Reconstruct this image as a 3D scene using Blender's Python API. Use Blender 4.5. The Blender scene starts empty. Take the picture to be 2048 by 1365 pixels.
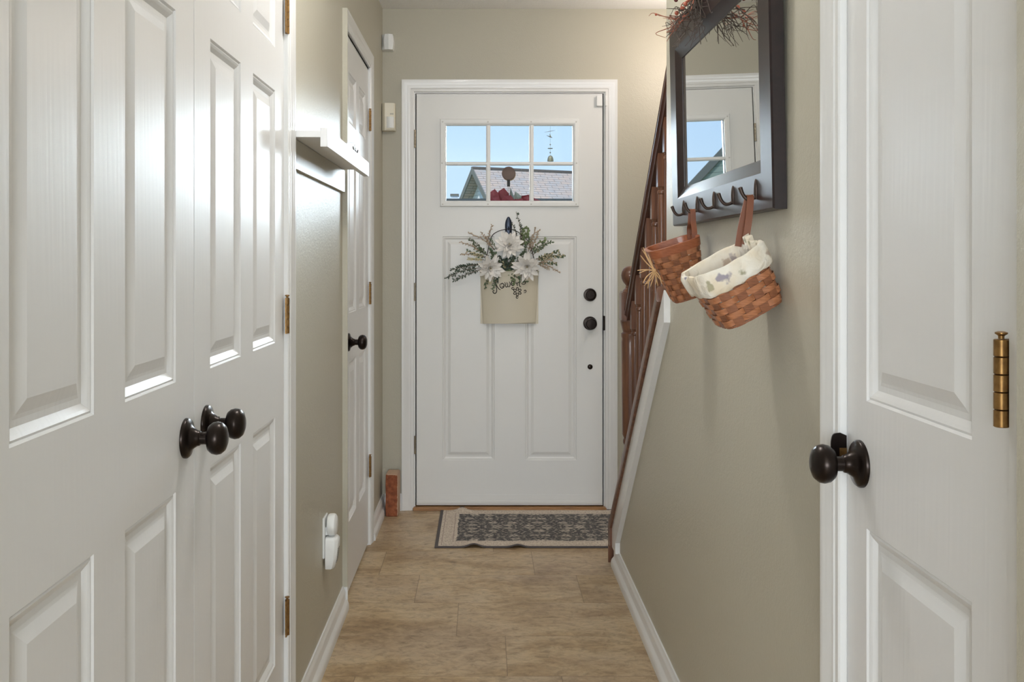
import bpy, bmesh, math, random
from mathutils import Vector, Matrix, noise
random.seed(7)
R = math.radians
PI = math.pi
S = bpy.context.scene
COL = S.collection

# ------------------------------------------------------------------ camera
F, CX, CY, H = 1930.0, 967.0, 520.0, 1.232      # focal length in px, principal point, eye height
cam_d = bpy.data.cameras.new('camera')
cam = bpy.data.objects.new('camera', cam_d); COL.objects.link(cam)
cam.location = (0, 0, H); cam.rotation_euler = (R(90), 0, 0)
cam_d.sensor_width = 36; cam_d.lens = F / 2048 * 36
cam_d.shift_x = (1024 - CX) / 2048; cam_d.shift_y = -(682.5 - CY) / 2048
cam_d.clip_start = 0.02; cam_d.clip_end = 300
S.camera = cam

def srgb(r, g, b):
    f = lambda c: (c / 255 / 12.92) if c / 255 <= 0.04045 else ((c / 255 + 0.055) / 1.055) ** 2.4
    return (f(r), f(g), f(b), 1)

# ------------------------------------------------------------------ world, lamps, exposure
S.view_settings.view_transform = 'Standard'; S.view_settings.look = 'None'
S.view_settings.exposure = 0.53; S.view_settings.gamma = 1; S.view_settings.use_curve_mapping = False
w = bpy.data.worlds.new('world'); S.world = w; w.use_nodes = True
nt = w.node_tree; nt.nodes.clear()
out = nt.nodes.new('ShaderNodeOutputWorld'); bg = nt.nodes.new('ShaderNodeBackground')
tc = nt.nodes.new('ShaderNodeTexCoord'); sx = nt.nodes.new('ShaderNodeSeparateXYZ'); rp = nt.nodes.new('ShaderNodeValToRGB')
nt.links.new(tc.outputs['Generated'], sx.inputs[0]); nt.links.new(sx.outputs['Z'], rp.inputs[0])
rp.color_ramp.elements[0].position = 0.03; rp.color_ramp.elements[0].color = srgb(202, 228, 252)
rp.color_ramp.elements[1].position = 0.5; rp.color_ramp.elements[1].color = srgb(128, 180, 246)
e = rp.color_ramp.elements.new(0.17); e.color = srgb(182, 216, 252)
nt.links.new(rp.outputs[0], bg.inputs[0]); bg.inputs[1].default_value = 0.82
nt.links.new(bg.outputs[0], out.inputs[0])

def lamp(name, kind, loc, target, energy, col=(1, 1, 1), size=1.0, size_y=None, angle=None):
    d = bpy.data.lights.new(name, kind); d.energy = energy; d.color = col
    if kind == 'AREA':
        d.size = size
        if size_y: d.shape = 'RECTANGLE'; d.size_y = size_y
    elif kind == 'SUN': d.angle = angle
    else: d.shadow_soft_size = size
    o = bpy.data.objects.new(name, d); COL.objects.link(o); o.location = loc
    o.rotation_euler = (Vector(target) - Vector(loc)).to_track_quat('-Z', 'Y').to_euler()
    return o
# bright hazy sky low ahead, over the neighbour's roof, and the sun behind the house
lamp('hazy_sky', 'SUN', (1.13, 10, 2.6), (0, 2.0, 1.45), 8.0, (0.80, 0.91, 1.0), angle=R(32))
lamp('sun', 'SUN', (-3, -6, 9), (0, 0, 0), 2.6, (1.0, 0.95, 0.88), angle=R(1))
# soft fill added behind the camera, standing in for unseen living area windows
lamp('rear_fill', 'AREA', (-0.3, -3.4, 1.25), (0, 3, 1.2), 150, (0.875, 0.945, 1.0), 3.0, 1.35)
# globe fixtures of the hall and of the foyer over the stair foot
lamp('hall_ceiling_lamp', 'POINT', (0.0, 2.3, 2.37), (0, 2.3, 0), 13, (0.99, 0.98, 0.96), 0.07)
lamp('foyer_ceiling_lamp', 'POINT', (1.0, 4.3, 2.2), (0.9, 4.1, 0), 6.5, (1.0, 0.88, 0.79), 0.10)
lamp('stair_window', 'AREA', (1.56, 2.6, 3.6), (0.3, 3.6, 1.3), 22, (0.92, 0.96, 1.0), 1.0, 1.2)

# ------------------------------------------------------------------ materials
def new_mat(name, col, rough=0.5, metal=0.0, spec=0.5, coat=0.0):
    m = bpy.data.materials.new(name); m.use_nodes = True
    b = m.node_tree.nodes['Principled BSDF']
    b.inputs['Base Color'].default_value = col; b.inputs['Roughness'].default_value = rough
    b.inputs['Metallic'].default_value = metal; b.inputs['Specular IOR Level'].default_value = spec
    b.inputs['Coat Weight'].default_value = coat
    m.diffuse_color = col
    return m
class N:
    def __init__(s, m): s.m = m; s.t = m.node_tree; s.b = s.t.nodes['Principled BSDF']
    def n(s, typ, **kw):
        x = s.t.nodes.new(typ)
        for k, v in kw.items(): setattr(x, k, v)
        return x
    def l(s, a, b): s.t.links.new(a, b)
    def coords(s, scale=(1, 1, 1), rot=(0, 0, 0), loc=(0, 0, 0)):
        g = s.n('ShaderNodeTexCoord'); mp = s.n('ShaderNodeMapping')
        mp.inputs['Scale'].default_value = scale; mp.inputs['Rotation'].default_value = rot; mp.inputs['Location'].default_value = loc
        s.l(g.outputs['Object'], mp.inputs[0]); return mp.outputs[0]
    def noise(s, vec, scale, detail=3, rough=0.5, dist=0.0):
        x = s.n('ShaderNodeTexNoise'); x.inputs['Scale'].default_value = scale; x.inputs['Detail'].default_value = detail
        x.inputs['Roughness'].default_value = rough; x.inputs['Distortion'].default_value = dist
        s.l(vec, x.inputs['Vector']); return x.outputs['Fac']
    def ramp(s, fac, stops):
        x = s.n('ShaderNodeValToRGB'); el = x.color_ramp.elements
        el[0].position, el[0].color = stops[0]; el[1].position, el[1].color = stops[-1]
        for p, c in stops[1:-1]:
            q = el.new(p); q.color = c
        s.l(fac, x.inputs[0]); return x.outputs[0]
    def math(s, op, a, b=None, c=None):
        x = s.n('ShaderNodeMath', operation=op)
        for i, v in enumerate((a, b, c)):
            if v is None: continue
            if isinstance(v, (int, float)): x.inputs[i].default_value = v
            else: s.l(v, x.inputs[i])
        return x.outputs[0]
    def mix(s, fac, a, b, blend='MIX'):
        x = s.n('ShaderNodeMix', data_type='RGBA', blend_type=blend)
        for i, v in ((0, fac), (6, a), (7, b)):
            if isinstance(v, (int, float)): x.inputs[i].default_value = v
            elif isinstance(v, tuple): x.inputs[i].default_value = v
            else: s.l(v, x.inputs[i])
        return x.outputs[2]
    def bump(s, h, strength, dist=0.002):
        x = s.n('ShaderNodeBump'); x.inputs['Strength'].default_value = strength; x.inputs['Distance'].default_value = dist
        s.l(h, x.inputs['Height']); s.l(x.outputs[0], s.b.inputs['Normal'])
M = {}
# painted wall with an orange-peel texture
def wall_paint(name, col, rough=0.42, strength=0.35):
    m = new_mat(name, col, rough, spec=0.45); k = N(m)
    v = k.coords(); h = k.math('ADD', k.noise(v, 210, 3, 0.6), k.math('MULTIPLY', k.noise(v, 60, 2), 0.7))
    k.bump(h, strength, 0.0025)
    c = k.noise(v, 1.6, 3); k.l(k.mix(c, (col[0]*.95, col[1]*.95, col[2]*.94, 1), (col[0]*1.04, col[1]*1.04, col[2]*1.04, 1)), k.b.inputs['Base Color'])
    return m
M['wall'] = wall_paint('sage_beige_wall_paint', srgb(186, 181, 165))
M['ceiling'] = wall_paint('white_ceiling_texture', srgb(250, 250, 249), 0.8, 0.9)
# moulded white door skins with embossed grain
def door_paint(name, col, rough, strength, axis='Y'):
    m = new_mat(name, col, rough, spec=0.5, coat=0.15); m.node_tree.nodes['Principled BSDF'].inputs['Coat Roughness'].default_value = 0.25
    k = N(m)
    sc = (1, 26, 1.1) if axis == 'Y' else (26, 1, 1.1)
    v = k.coords(sc)
    wv = k.n('ShaderNodeTexWave', wave_type='BANDS', bands_direction='DIAGONAL'); wv.inputs['Scale'].default_value = 1.6
    wv.inputs['Distortion'].default_value = 6.0; wv.inputs['Detail'].default_value = 2; wv.inputs['Detail Scale'].default_value = 0.7
    k.l(v, wv.inputs['Vector'])
    h = k.math('ADD', k.math('MULTIPLY', wv.outputs['Fac'], 0.5), k.noise(v, 7, 3, 0.6))
    k.bump(h, strength, 0.0012)
    return m
M['door'] = door_paint('glossy_white_door_paint', srgb(228, 228, 228), 0.40, 0.13)
M['door_front'] = door_paint('satin_white_front_door_paint', srgb(228, 228, 226), 0.42, 0.03, 'X')
M['trim'] = new_mat('white_trim_paint', srgb(228, 228, 227), 0.3, coat=0.1)
M['wall_trim'] = new_mat('beige_painted_board', srgb(188, 182, 164), 0.4)
M['sill_white'] = new_mat('white_shelf_paint', srgb(238, 238, 238), 0.45)
M['plastic'] = new_mat('white_plastic', srgb(236, 237, 236), 0.4)
M['ivory'] = new_mat('ivory_plastic', srgb(226, 219, 200), 0.4)
M['black'] = new_mat('black_gap_rubber', srgb(26, 24, 22), 0.6)
M['vent'] = new_mat('grey_slot_plastic', srgb(110, 108, 104), 0.6)
m = new_mat('dark_bronze_metal', srgb(40, 32, 28), 0.28, 0.75, 0.5); M['bronze'] = m
m = new_mat('aged_brass', srgb(150, 112, 66), 0.38, 0.9); k = N(m)
k.l(k.ramp(k.noise(k.coords(), 120, 3), [(0.3, srgb(128, 96, 58)), (0.7, srgb(160, 124, 76))]), k.b.inputs['Base Color']); M['brass'] = m
M['nickel'] = new_mat('worn_nickel', srgb(150, 140, 124), 0.35, 0.9)
# stair wood
def wood(name, a, b, rough, scale=(30, 30, 2), coat=0.3):
    m = new_mat(name, a, rough, coat=coat); k = N(m)
    n1 = k.noise(k.coords(scale), 2.2, 5, 0.6, 0.6)
    k.l(k.ramp(n1, [(0.3, a), (0.7, b)]), k.b.inputs['Base Color']); k.bump(n1, 0.15, 0.001)
    return m
M['oak'] = wood('reddish_brown_stained_oak', srgb(82, 50, 36), srgb(124, 82, 58), 0.33)
M['oak_rail'] = wood('dark_stained_oak_rail', srgb(58, 34, 28), srgb(86, 52, 42), 0.28, (30, 2, 2), 0.5)
M['threshold'] = wood('honey_oak_threshold', srgb(132, 92, 54), srgb(184, 138, 88), 0.4, (3, 40, 40))
M['frame'] = wood('dark_espresso_frame_wood', srgb(24, 15, 16), srgb(38, 24, 23), 0.36, (20, 3, 20), 0.22)
M['frame'].node_tree.nodes['Principled BSDF'].inputs['Specular IOR Level'].default_value = 0.30
M['frame'].node_tree.nodes['Principled BSDF'].inputs['Coat Roughness'].default_value = 0.38
m = new_mat('mirror_silver', srgb(236, 238, 236), 0.01, 1.0); M['mirror'] = m
# thin clear glass
m = bpy.data.materials.new('clear_window_glass'); m.use_nodes = True; t = m.node_tree; t.nodes.clear()
o_ = t.nodes.new('ShaderNodeOutputMaterial'); mx = t.nodes.new('ShaderNodeMixShader'); tr = t.nodes.new('ShaderNodeBsdfTransparent')
gl = t.nodes.new('ShaderNodeBsdfGlossy'); gl.inputs['Roughness'].default_value = 0.02; fr = t.nodes.new('ShaderNodeFresnel'); fr.inputs[0].default_value = 1.3
tr.inputs[0].default_value = (0.97, 0.98, 0.98, 1)
t.links.new(fr.outputs[0], mx.inputs[0]); t.links.new(tr.outputs[0], mx.inputs[1]); t.links.new(gl.outputs[0], mx.inputs[2]); t.links.new(mx.outputs[0], o_.inputs[0])
M['glass'] = m
# floor: 12 by 24 inch stone-look vinyl tiles, streaks running across the hall
m = new_mat('mottled_tan_stone_tile', srgb(170, 148, 120), 0.42, spec=0.4); k = N(m)
g = k.n('ShaderNodeTexCoord'); sp = k.n('ShaderNodeSeparateXYZ'); k.l(g.outputs['Object'], sp.inputs[0])
yy = k.math('DIVIDE', k.math('SUBTRACT', sp.outputs['Y'], 3.158), 0.305)
row = k.math('FLOOR', yy); fy = k.math('SUBTRACT', yy, row)
xx = k.math('DIVIDE', k.math('ADD', k.math('ADD', sp.outputs['X'], 0.089 + 6.1), k.math('MULTIPLY', row, 0.16)), 0.61)
ci = k.math('FLOOR', xx); fx = k.math('SUBTRACT', xx, ci)
ey = k.math('MINIMUM', fy, k.math('SUBTRACT', 1.0, fy)); ex = k.math('MINIMUM', fx, k.math('SUBTRACT', 1.0, fx))
joint = k.math('MAXIMUM', k.math('LESS_THAN', ey, 0.0042), k.math('LESS_THAN', ex, 0.0021))
cmb = k.n('ShaderNodeCombineXYZ'); k.l(row, cmb.inputs[0]); k.l(ci, cmb.inputs[1])
wn = k.n('ShaderNodeTexWhiteNoise', noise_dimensions='3D'); k.l(cmb.outputs[0], wn.inputs['Vector'])
va = k.n('ShaderNodeVectorMath', operation='MULTIPLY_ADD'); k.l(wn.outputs['Color'], va.inputs[0]); va.inputs[1].default_value = (0.35, 0.35, 0.0)
mp = k.n('ShaderNodeMapping'); mp.inputs['Scale'].default_value = (1.0, 1.7, 1.0); k.l(g.outputs['Object'], mp.inputs[0]); k.l(mp.outputs[0], va.inputs[2])
n1 = k.noise(va.outputs[0], 3.4, 9, 0.66, 0.5); n2 = k.noise(va.outputs[0], 26, 7, 0.75, 0.7); n3 = k.noise(va.outputs[0], 1.7, 2)
c = k.ramp(n1, [(0.30, srgb(142, 116, 84)), (0.44, srgb(172, 147, 112)), (0.54, srgb(190, 167, 132)), (0.72, srgb(206, 188, 158))])
c = k.mix(k.math('MULTIPLY', k.ramp(n3, [(0.42, (0, 0, 0, 1)), (0.62, (1, 1, 1, 1))]), 0.4), c, srgb(168, 150, 132))
c = k.mix(0.85, c, k.ramp(n2, [(0.30, (0.42, 0.40, 0.38, 1)), (0.5, (0.92, 0.91, 0.90, 1)), (0.72, (1.22, 1.20, 1.18, 1))]), 'MULTIPLY')
c = k.mix(k.math('MULTIPLY', joint, 0.55), c, srgb(92, 72, 54))
k.l(c, k.b.inputs['Base Color'])
k.bump(k.math('SUBTRACT', k.math('MULTIPLY', n2, 0.4), joint), 0.2, 0.001)
M['floor'] = m

# ------------------------------------------------------------------ mesh helpers
class MB:
    def __init__(s): s.bm = bmesh.new()
    def quad(s, *pts):
        return s.bm.faces.new([s.bm.verts.new(p) for p in pts])
    def box(s, x0, x1, y0, y1, z0, z1, bev=0.0, seg=2):
        r = bmesh.ops.create_cube(s.bm, size=1)
        for v in r['verts']:
            v.co = Vector(((x0 + x1) / 2 + v.co.x * (x1 - x0), (y0 + y1) / 2 + v.co.y * (y1 - y0), (z0 + z1) / 2 + v.co.z * (z1 - z0)))
        if bev:
            es = list({e for v in r['verts'] for e in v.link_edges})
            bmesh.ops.bevel(s.bm, geom=es, offset=bev, segments=seg, affect='EDGES')
        return s
    def prism(s, poly, f0, f1, bev=0):
        """poly: 2-D points; f0/f1 map (a,b) to the two end faces"""
        a = [s.bm.verts.new(f0(*p)) for p in poly]; b = [s.bm.verts.new(f1(*p)) for p in poly]
        n = len(poly); s.bm.faces.new(a); s.bm.faces.new(b[::-1])
        for i in range(n): s.bm.faces.new((a[i], b[i], b[(i + 1) % n], a[(i + 1) % n]))
        return s
    def tube(s, pts, rad, seg=8, cap=True, flat=None):
        """flat: (direction, factor) squeezes the section"""
        pts = [Vector(p) for p in pts]; n = len(pts)
        if not isinstance(rad, (list, tuple)): rad = [rad] * n
        rings = []; up = None
        for i, p in enumerate(pts):
            d = (pts[min(i + 1, n - 1)] - pts[max(i - 1, 0)])
            d = d.normalized() if d.length > 1e-9 else Vector((0, 0, 1))
            if up is None: up = d.orthogonal().normalized()
            up = (up - d * up.dot(d)); up = up.normalized() if up.length > 1e-6 else d.orthogonal().normalized()
            sd = d.cross(up); ring = []
            for j in range(seg):
                a = 2 * PI * j / seg; o = (up * math.cos(a) + sd * math.sin(a)) * rad[i]
                if flat: fd = Vector(flat[0]).normalized(); o -= fd * o.dot(fd) * (1 - flat[1])
                ring.append(s.bm.verts.new(p + o))
            rings.append(ring)
        for a, b in zip(rings, rings[1:]):
            for j in range(seg): s.bm.faces.new((a[j], a[(j + 1) % seg], b[(j + 1) % seg], b[j]))
        if cap and seg > 2:
            s.bm.faces.new(rings[0][::-1]); s.bm.faces.new(rings[-1])
        return s
    def lathe(s, prof, org=(0, 0, 0), axis=(0, 0, 1), seg=28):
        q = Vector(axis).normalized().to_track_quat('Z', 'Y'); org = Vector(org); rings = []
        for r, h in prof:
            if r < 1e-6: rings.append([s.bm.verts.new(org + q @ Vector((0, 0, h)))])
            else: rings.append([s.bm.verts.new(org + q @ Vector((r * math.cos(2 * PI * j / seg), r * math.sin(2 * PI * j / seg), h))) for j in range(seg)])
        for a, b in zip(rings, rings[1:]):
            for j in range(seg):
                j2 = (j + 1) % seg
                if len(a) == 1 and len(b) == 1: continue
                if len(a) == 1: s.bm.faces.new((a[0], b[j], b[j2]))
                elif len(b) == 1: s.bm.faces.new((a[j], a[j2], b[0]))
                else: s.bm.faces.new((a[j], a[j2], b[j2], b[j]))
        if len(rings[0]) > 1: s.bm.faces.new(rings[0][::-1])
        if len(rings[-1]) > 1: s.bm.faces.new(rings[-1])
        return s
    def sphere(s, c, r, seg=12, sc=(1, 1, 1)):
        x = bmesh.ops.create_uvsphere(s.bm, u_segments=seg, v_segments=max(6, seg * 2 // 3), radius=r)
        for v in x['verts']: v.co = Vector((v.co.x * sc[0], v.co.y * sc[1], v.co.z * sc[2])) + Vector(c)
        return s
    def xform(s, mat):
        bmesh.ops.transform(s.bm, matrix=mat, verts=s.bm.verts); return s
    def build(s, name, mat, parent=None, smooth=None, org=None, weld=False):
        if weld: bmesh.ops.remove_doubles(s.bm, verts=s.bm.verts, dist=1e-5)
        bmesh.ops.recalc_face_normals(s.bm, faces=s.bm.faces)
        base = Vector((0, 0, 0)); p = parent
        while p: base += p.location; p = p.parent
        if org is not None:
            base = Vector(org)
        bmesh.ops.translate(s.bm, verts=s.bm.verts, vec=-base)
        me = bpy.data.meshes.new(name); s.bm.to_mesh(me); s.bm.free()
        if smooth is not None:
            for p_ in me.polygons: p_.use_smooth = True
            me.set_sharp_from_angle(angle=R(smooth))
        for mt in (mat if isinstance(mat, list) else [mat]): me.materials.append(mt)
        o = bpy.data.objects.new(name, me); COL.objects.link(o)
        if parent: o.parent = parent
        elif org is not None: o.location = org
        return o
def tag(o, label=None, cat=None, group=None, kind=None):
    for k_, v_ in (('label', label), ('category', cat), ('group', group), ('kind', kind)):
        if v_: o[k_] = v_
    return o
def empty(name, loc, label=None, cat=None, group=None, kind=None):
    o = bpy.data.objects.new(name, None); COL.objects.link(o); o.location = loc; o.empty_display_size = 0.05
    return tag(o, label, cat, group, kind)
def struct(o): o['kind'] = 'structure'; return o
def copy_tree(o, parent=None):
    c = o.copy(); COL.objects.link(c)
    if parent: c.parent = parent
    for ch in [x for x in bpy.data.objects if x.parent == o]: copy_tree(ch, c)
    return c
def P(px, py, Y):                       # a point of the photograph at distance Y
    return Vector(((px - CX) * Y / F, Y, H - (py - CY) * Y / F))
def smooth_path(pts, n=6):              # Catmull-Rom
    pts = [Vector(p) for p in pts]
    if len(pts) < 3: return pts
    q = [pts[0] * 2 - pts[1]] + pts + [pts[-1] * 2 - pts[-2]]; res = []
    for i in range(1, len(q) - 2):
        for j in range(n):
            t_ = j / n; a, b, c_, d = q[i - 1:i + 3]
            res.append(0.5 * ((2 * b) + (c_ - a) * t_ + (2 * a - 5 * b + 4 * c_ - d) * t_ ** 2 + (3 * b - a - 3 * c_ + d) * t_ ** 3))
    res.append(pts[-1]); return res

# ------------------------------------------------------------------ room shell
XL, XR, YF, HC = -0.4976, 0.536, 4.754, 2.4685
OPX0, OPX1, OPZ = -0.342, 0.598, 2.058          # front door opening
struct(MB().box(-3, 3, -5, 4.93, -0.1, 0).build('floor', M['floor']))
ceil = MB()
ceil.box(-3, 0.651, -5, 4.93, HC, HC + 0.1); ceil.box(0.651, 3, 3.55, 4.93, HC, HC + 0.1); ceil.box(0.651, 3, -5, 0.1, HC, HC + 0.1)
struct(ceil.build('ceiling', M['ceiling']))
wf = MB()
wf.box(-0.75, OPX0 - 0.02, YF, YF + 0.16, 0, HC); wf.box(OPX1 + 0.02, 1.75, YF, YF + 0.16, 0, HC); wf.box(OPX0 - 0.02, OPX1 + 0.02, YF, YF + 0.16, OPZ + 0.02, HC)
struct(wf.build('wall_front', M['wall']))
wl = MB()                                        # left wall, with the closet openings left in it
for y0, y1 in ((-0.3, 0.905), (2.412, 3.463), (4.168, YF + 0.16)): wl.box(XL - 0.12, XL, y0, y1, 0, HC)
wl.box(XL - 0.12, XL, 0.905, 2.412, 2.053, HC); wl.box(XL - 0.12, XL, 3.463, 4.168, 2.053, HC)
struct(wl.build('wall_left', M['wall']))
wr = MB()
def yz(x): return lambda y, z: Vector((x, y, z))
wr.prism([(1.428, 0), (3.925, 0), (3.925, 0.165), (3.86, 0.165), (2.8265, 1.09), (2.8265, HC), (1.428, HC)], yz(XR), yz(0.651))
wr.box(XR, 0.651, 0.905, 1.428, 2.053, HC); wr.box(XR, 0.651, 0.905, 0.966, 0, 2.053)
wr.box(0.500, 0.651, -0.3, 0.905, 0, HC)
struct(wr.build('wall_right', M['wall']))
st = MB()
st.box(1.6, 1.75, -0.3, YF + 0.16, 0, 5.0); st.box(0.651, 1.75, 3.55, 3.67, HC + 0.1, 5.0); st.box(0.651, 1.75, -0.1, 0.1, HC + 0.1, 5.0); st.box(0.53, 0.651, -0.1, 3.67, HC + 0.1, 5.0)
struct(st.build('wall_stairwell', M['wall']))
struct(MB().box(0.53, 1.75, -0.1, 3.67, 5.0, 5.1).build('ceiling_stairwell', M['ceiling']))
rb = MB()
rb.box(-3.1, -3.0, -5, -0.3, 0, HC); rb.box(3.0, 3.1, -5, -0.3, 0, HC); rb.box(-3.1, 3.1, -5.1, -5, 0, HC)
rb.box(-3.1, XL, -0.35, -0.25, 0, HC); rb.box(0.500, 3.1, -0.35, -0.25, 0, HC)
struct(rb.build('wall_back', M['wall']))

# ------------------------------------------------------------------ trim
CAS = [(0, 0), (0, 0.009), (0.003, 0.0115), (0.014, 0.0115), (0.017, 0.0135), (0.030, 0.0135), (0.036, 0.0165), (0.045, 0.0165), (0.048, 0.018), (0.060, 0.018), (0.060, 0)]
def casing(name, mp, u0, u1, h, mat, sides='LTR'):
    b = MB(); cols = []
    for wd, t_ in CAS:
        cols.append([b.bm.verts.new(mp(u, z, t_)) for u, z in ((u0 - wd, 0.0), (u0 - wd, h + wd), (u1 + wd, h + wd), (u1 + wd, 0.0))])
    for a, c in zip(cols, cols[1:]):
        for i, s_ in enumerate('LTR'):
            if s_ in sides: b.bm.faces.new((a[i], a[i + 1], c[i + 1], c[i]))
    return struct(b.build(name, mat, smooth=28))
mp_left = lambda u, z, t_: Vector((XL + t_, u, z))
mp_right = lambda u, z, t_: Vector((XR - t_, u, z))
mp_front = lambda u, z, t_: Vector((u, YF - t_, z))
casing('trim_1', mp_front, OPX0, OPX1, OPZ, M['trim'])
c2 = casing('trim_2', mp_left, 0.897, 2.408, 2.060, M['trim'])
c3 = casing('trim_3', mp_left, 3.463, 4.1665, 2.061, M['trim'])
c4 = casing('trim_4', mp_right, 0.966, 1.4255, 2.060, M['trim'])
# the side of the middle closet's casing that faces down the hall is painted with the wall
struct(MB().box(XL, XL + 0.0182, 3.4012, 3.4032, 0.078, 2.121).build('trim_5', M['wall']))
# jamb linings
def lining(name, f, u0, u1, h, d, stop=None):
    b = MB()
    for poly in ([(u0 - 0.02, 0), (u0, 0), (u0, h), (u1, h), (u1, 0), (u1 + 0.02, 0), (u1 + 0.02, h + 0.02), (u0 - 0.02, h + 0.02)],):
        b.prism(poly, lambda u, z: f(u, z, 0.0), lambda u, z: f(u, z, -d))
    return struct(b.build(name, M['trim']))
lining('trim_6', mp_front, OPX0 + 0.006, OPX1 - 0.006, OPZ - 0.006, 0.16)
lining('trim_7', mp_left, 0.911, 2.404, 2.050, 0.12)
lining('trim_8', mp_left, 3.468, 4.162, 2.050, 0.12)
lining('trim_9', mp_right, 0.970, 1.4235, 2.050, 0.11)
BASE = [(0, 0), (0.024, 0), (0.0245, 0.010), (0.0235, 0.020), (0.020, 0.029), (0.014, 0.036), (0.012, 0.040), (0.012, 0.062), (0.010, 0.068), (0.0065, 0.073), (0.005, 0.080), (0, 0.080)]
def baseboard(name, f, u0, u1):
    b = MB(); b.prism(BASE, lambda t_, z: f(u0, z, t_), lambda t_, z: f(u1, z, t_))
    return struct(b.build(name, M['trim'], smooth=35))
baseboard('baseboard_left', mp_left, 2.470, 3.4005)
baseboard('baseboard_left_far', mp_left, 4.228, YF)
baseboard('baseboard_front', mp_front, XL + 0.012, OPX0 - 0.061)
baseboard('baseboard_front_right', mp_front, OPX1 + 0.061, 1.6)
baseboard('baseboard_right', mp_right, 1.487, 3.882)
# board under the ledge shelf
struct(MB().box(XL, XL + 0.012, 2.47, 3.3925, 1.468, 1.545, 0.0008, 1).build('trim_10', M['wall_trim']))
# sloping skirt board of the stair knee wall
sk = MB()
sk.prism([(2.77, 1.145), (3.862, 0.186), (3.885, 0.165), (3.885, 0.075), (3.79, 0.075), (3.79, 0.118), (2.77, 1.052)], yz(0.5175), yz(XR))
struct(sk.build('trim_11', M['trim']))
struct(MB().box(OPX0 - 0.005, OPX1 + 0.005, YF - 0.03, YF + 0.16, 0, 0.017, 0.004).build('trim_12', M['threshold']))

# ------------------------------------------------------------------ panelled doors
RINGS = [(0, 0), (0.003, -0.0035), (0.006, -0.0025), (0.010, -0.0045), (0.017, -0.0095), (0.025, -0.0095), (0.030, -0.0085), (0.046, -0.003), (0.049, -0.003)]
def slab(mp, us, zs, panels, holes=(), thick=0.035, rings=RINGS):
    """us, zs: cut lines; panels / holes: sets of (i, j) cells"""
    b = MB(); bm = b.bm
    q = lambda *p: bm.faces.new([bm.verts.new(mp(*x)) for x in p])
    for i in range(len(us) - 1):
        for j in range(len(zs) - 1):
            u0, u1, z0, z1 = us[i], us[i + 1], zs[j], zs[j + 1]
            if (i, j) in holes:
                for (a, c) in (((u0, z0), (u1, z0)), ((u1, z0), (u1, z1)), ((u1, z1), (u0, z1)), ((u0, z1), (u0, z0))):
                    q((*a, 0), (*c, 0), (*c, -thick), (*a, -thick))
                continue
            q((u0, z0, -thick), (u1, z0, -thick), (u1, z1, -thick), (u0, z1, -thick))
            if (i, j) in panels:
                prev = None
                for ins, d in rings:
                    cur = [(u0 + ins, z0 + ins, d), (u1 - ins, z0 + ins, d), (u1 - ins, z1 - ins, d), (u0 + ins, z1 - ins, d)]
                    if prev:
                        for k_ in range(4): q(prev[k_], prev[(k_ + 1) % 4], cur[(k_ + 1) % 4], cur[k_])
                    prev = cur
                q(*prev)
            else: q((u0, z0, 0), (u1, z0, 0), (u1, z1, 0), (u0, z1, 0))
    U0, U1, Z0, Z1 = us[0], us[-1], zs[0], zs[-1]
    for (a, c) in (((U0, Z0), (U1, Z0)), ((U1, Z0), (U1, Z1)), ((U1, Z1), (U0, Z1)), ((U0, Z1), (U0, Z0))):
        q((*a, 0), (*c, 0), (*c, -thick), (*a, -thick))
    return b
ZS6 = [0.012, 0.262, 0.856, 1.034, 1.636, 1.739, 1.928, 2.0475]
P6 = {(i, j) for i in (1, 3) for j in (1, 3, 5)}

def knob(parent, base, axis, name='door_knob'):
    k1 = MB().lathe([(0.0335, 0), (0.0335, 0.004), (0.031, 0.007), (0.024, 0.009), (0.019, 0.012), (0.0155, 0.017), (0.013, 0.021), (0.0125, 0.024), (0.0105, 0.026),
                    (0.0105, 0.036), (0.013, 0.037), (0.0215, 0.040), (0.0262, 0.046), (0.0277, 0.053), (0.0262, 0.060), (0.021, 0.066), (0.012, 0.0695), (0, 0.0705)], base, axis, 36)
    return k1.build(name, M['bronze'], parent, smooth=40)
def hinge(parent, x, y, z, sgn, leaf=True, mat=None, pin=True, along=-1, name='hinge', k=1.0):
    """vertical knuckle at (x, y); leaf lies toward y*along"""
    mat = mat or M['brass']; b = MB(); hh = 0.0445
    for i in range(5):
        z0 = z - hh + i * 0.0178
        b.lathe([(0.0048 * k, 0), (0.0056 * k, 0.0006), (0.0056 * k, 0.0168), (0.0048 * k, 0.0174)], (x, y, z0), (0, 0, 1), 14)
    if pin: b.lathe([(0.0028, 0), (0.003, 0.003), (0.006, 0.005), (0.006, 0.0065), (0.003, 0.0075)], (x, y, z + hh), (0, 0, 1), 14)
    if leaf: b.box(x - sgn * 0.0015, x + sgn * 0.0015, y, y + along * 0.017, z - hh, z + hh)
    return b.build(name, mat, parent, smooth=40)

# left closet pair
def leaf_us(y0, y1): return [y0, y0 + 0.097, y0 + 0.097 + 0.2205, y1 - 0.097 - 0.2205, y1 - 0.097, y1]
def closet_leaf(name, y0, y1, ky):
    r = struct(slab(mp_left, leaf_us(y0, y1), ZS6, P6).build(name, M['door'], org=(XL, (y0 + y1) / 2, 0)))
    return r
d2 = closet_leaf('door_2', 0.915, 1.6572, 1.611); knob(d2, (XL, 1.611, 0.934), (1, 0, 0))
d3 = closet_leaf('door_3', 1.6604, 2.4015, 1.727); knob(d3, (XL, 1.730, 0.938), (1, 0, 0))
for z in (1.840, 1.093, 0.341): hinge(d3, XL + 0.0085, 2.405, z, 1)
for z in (1.840, 1.093, 0.341): hinge(d2, XL + 0.0085, 0.912, z, 1, along=1)
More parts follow.
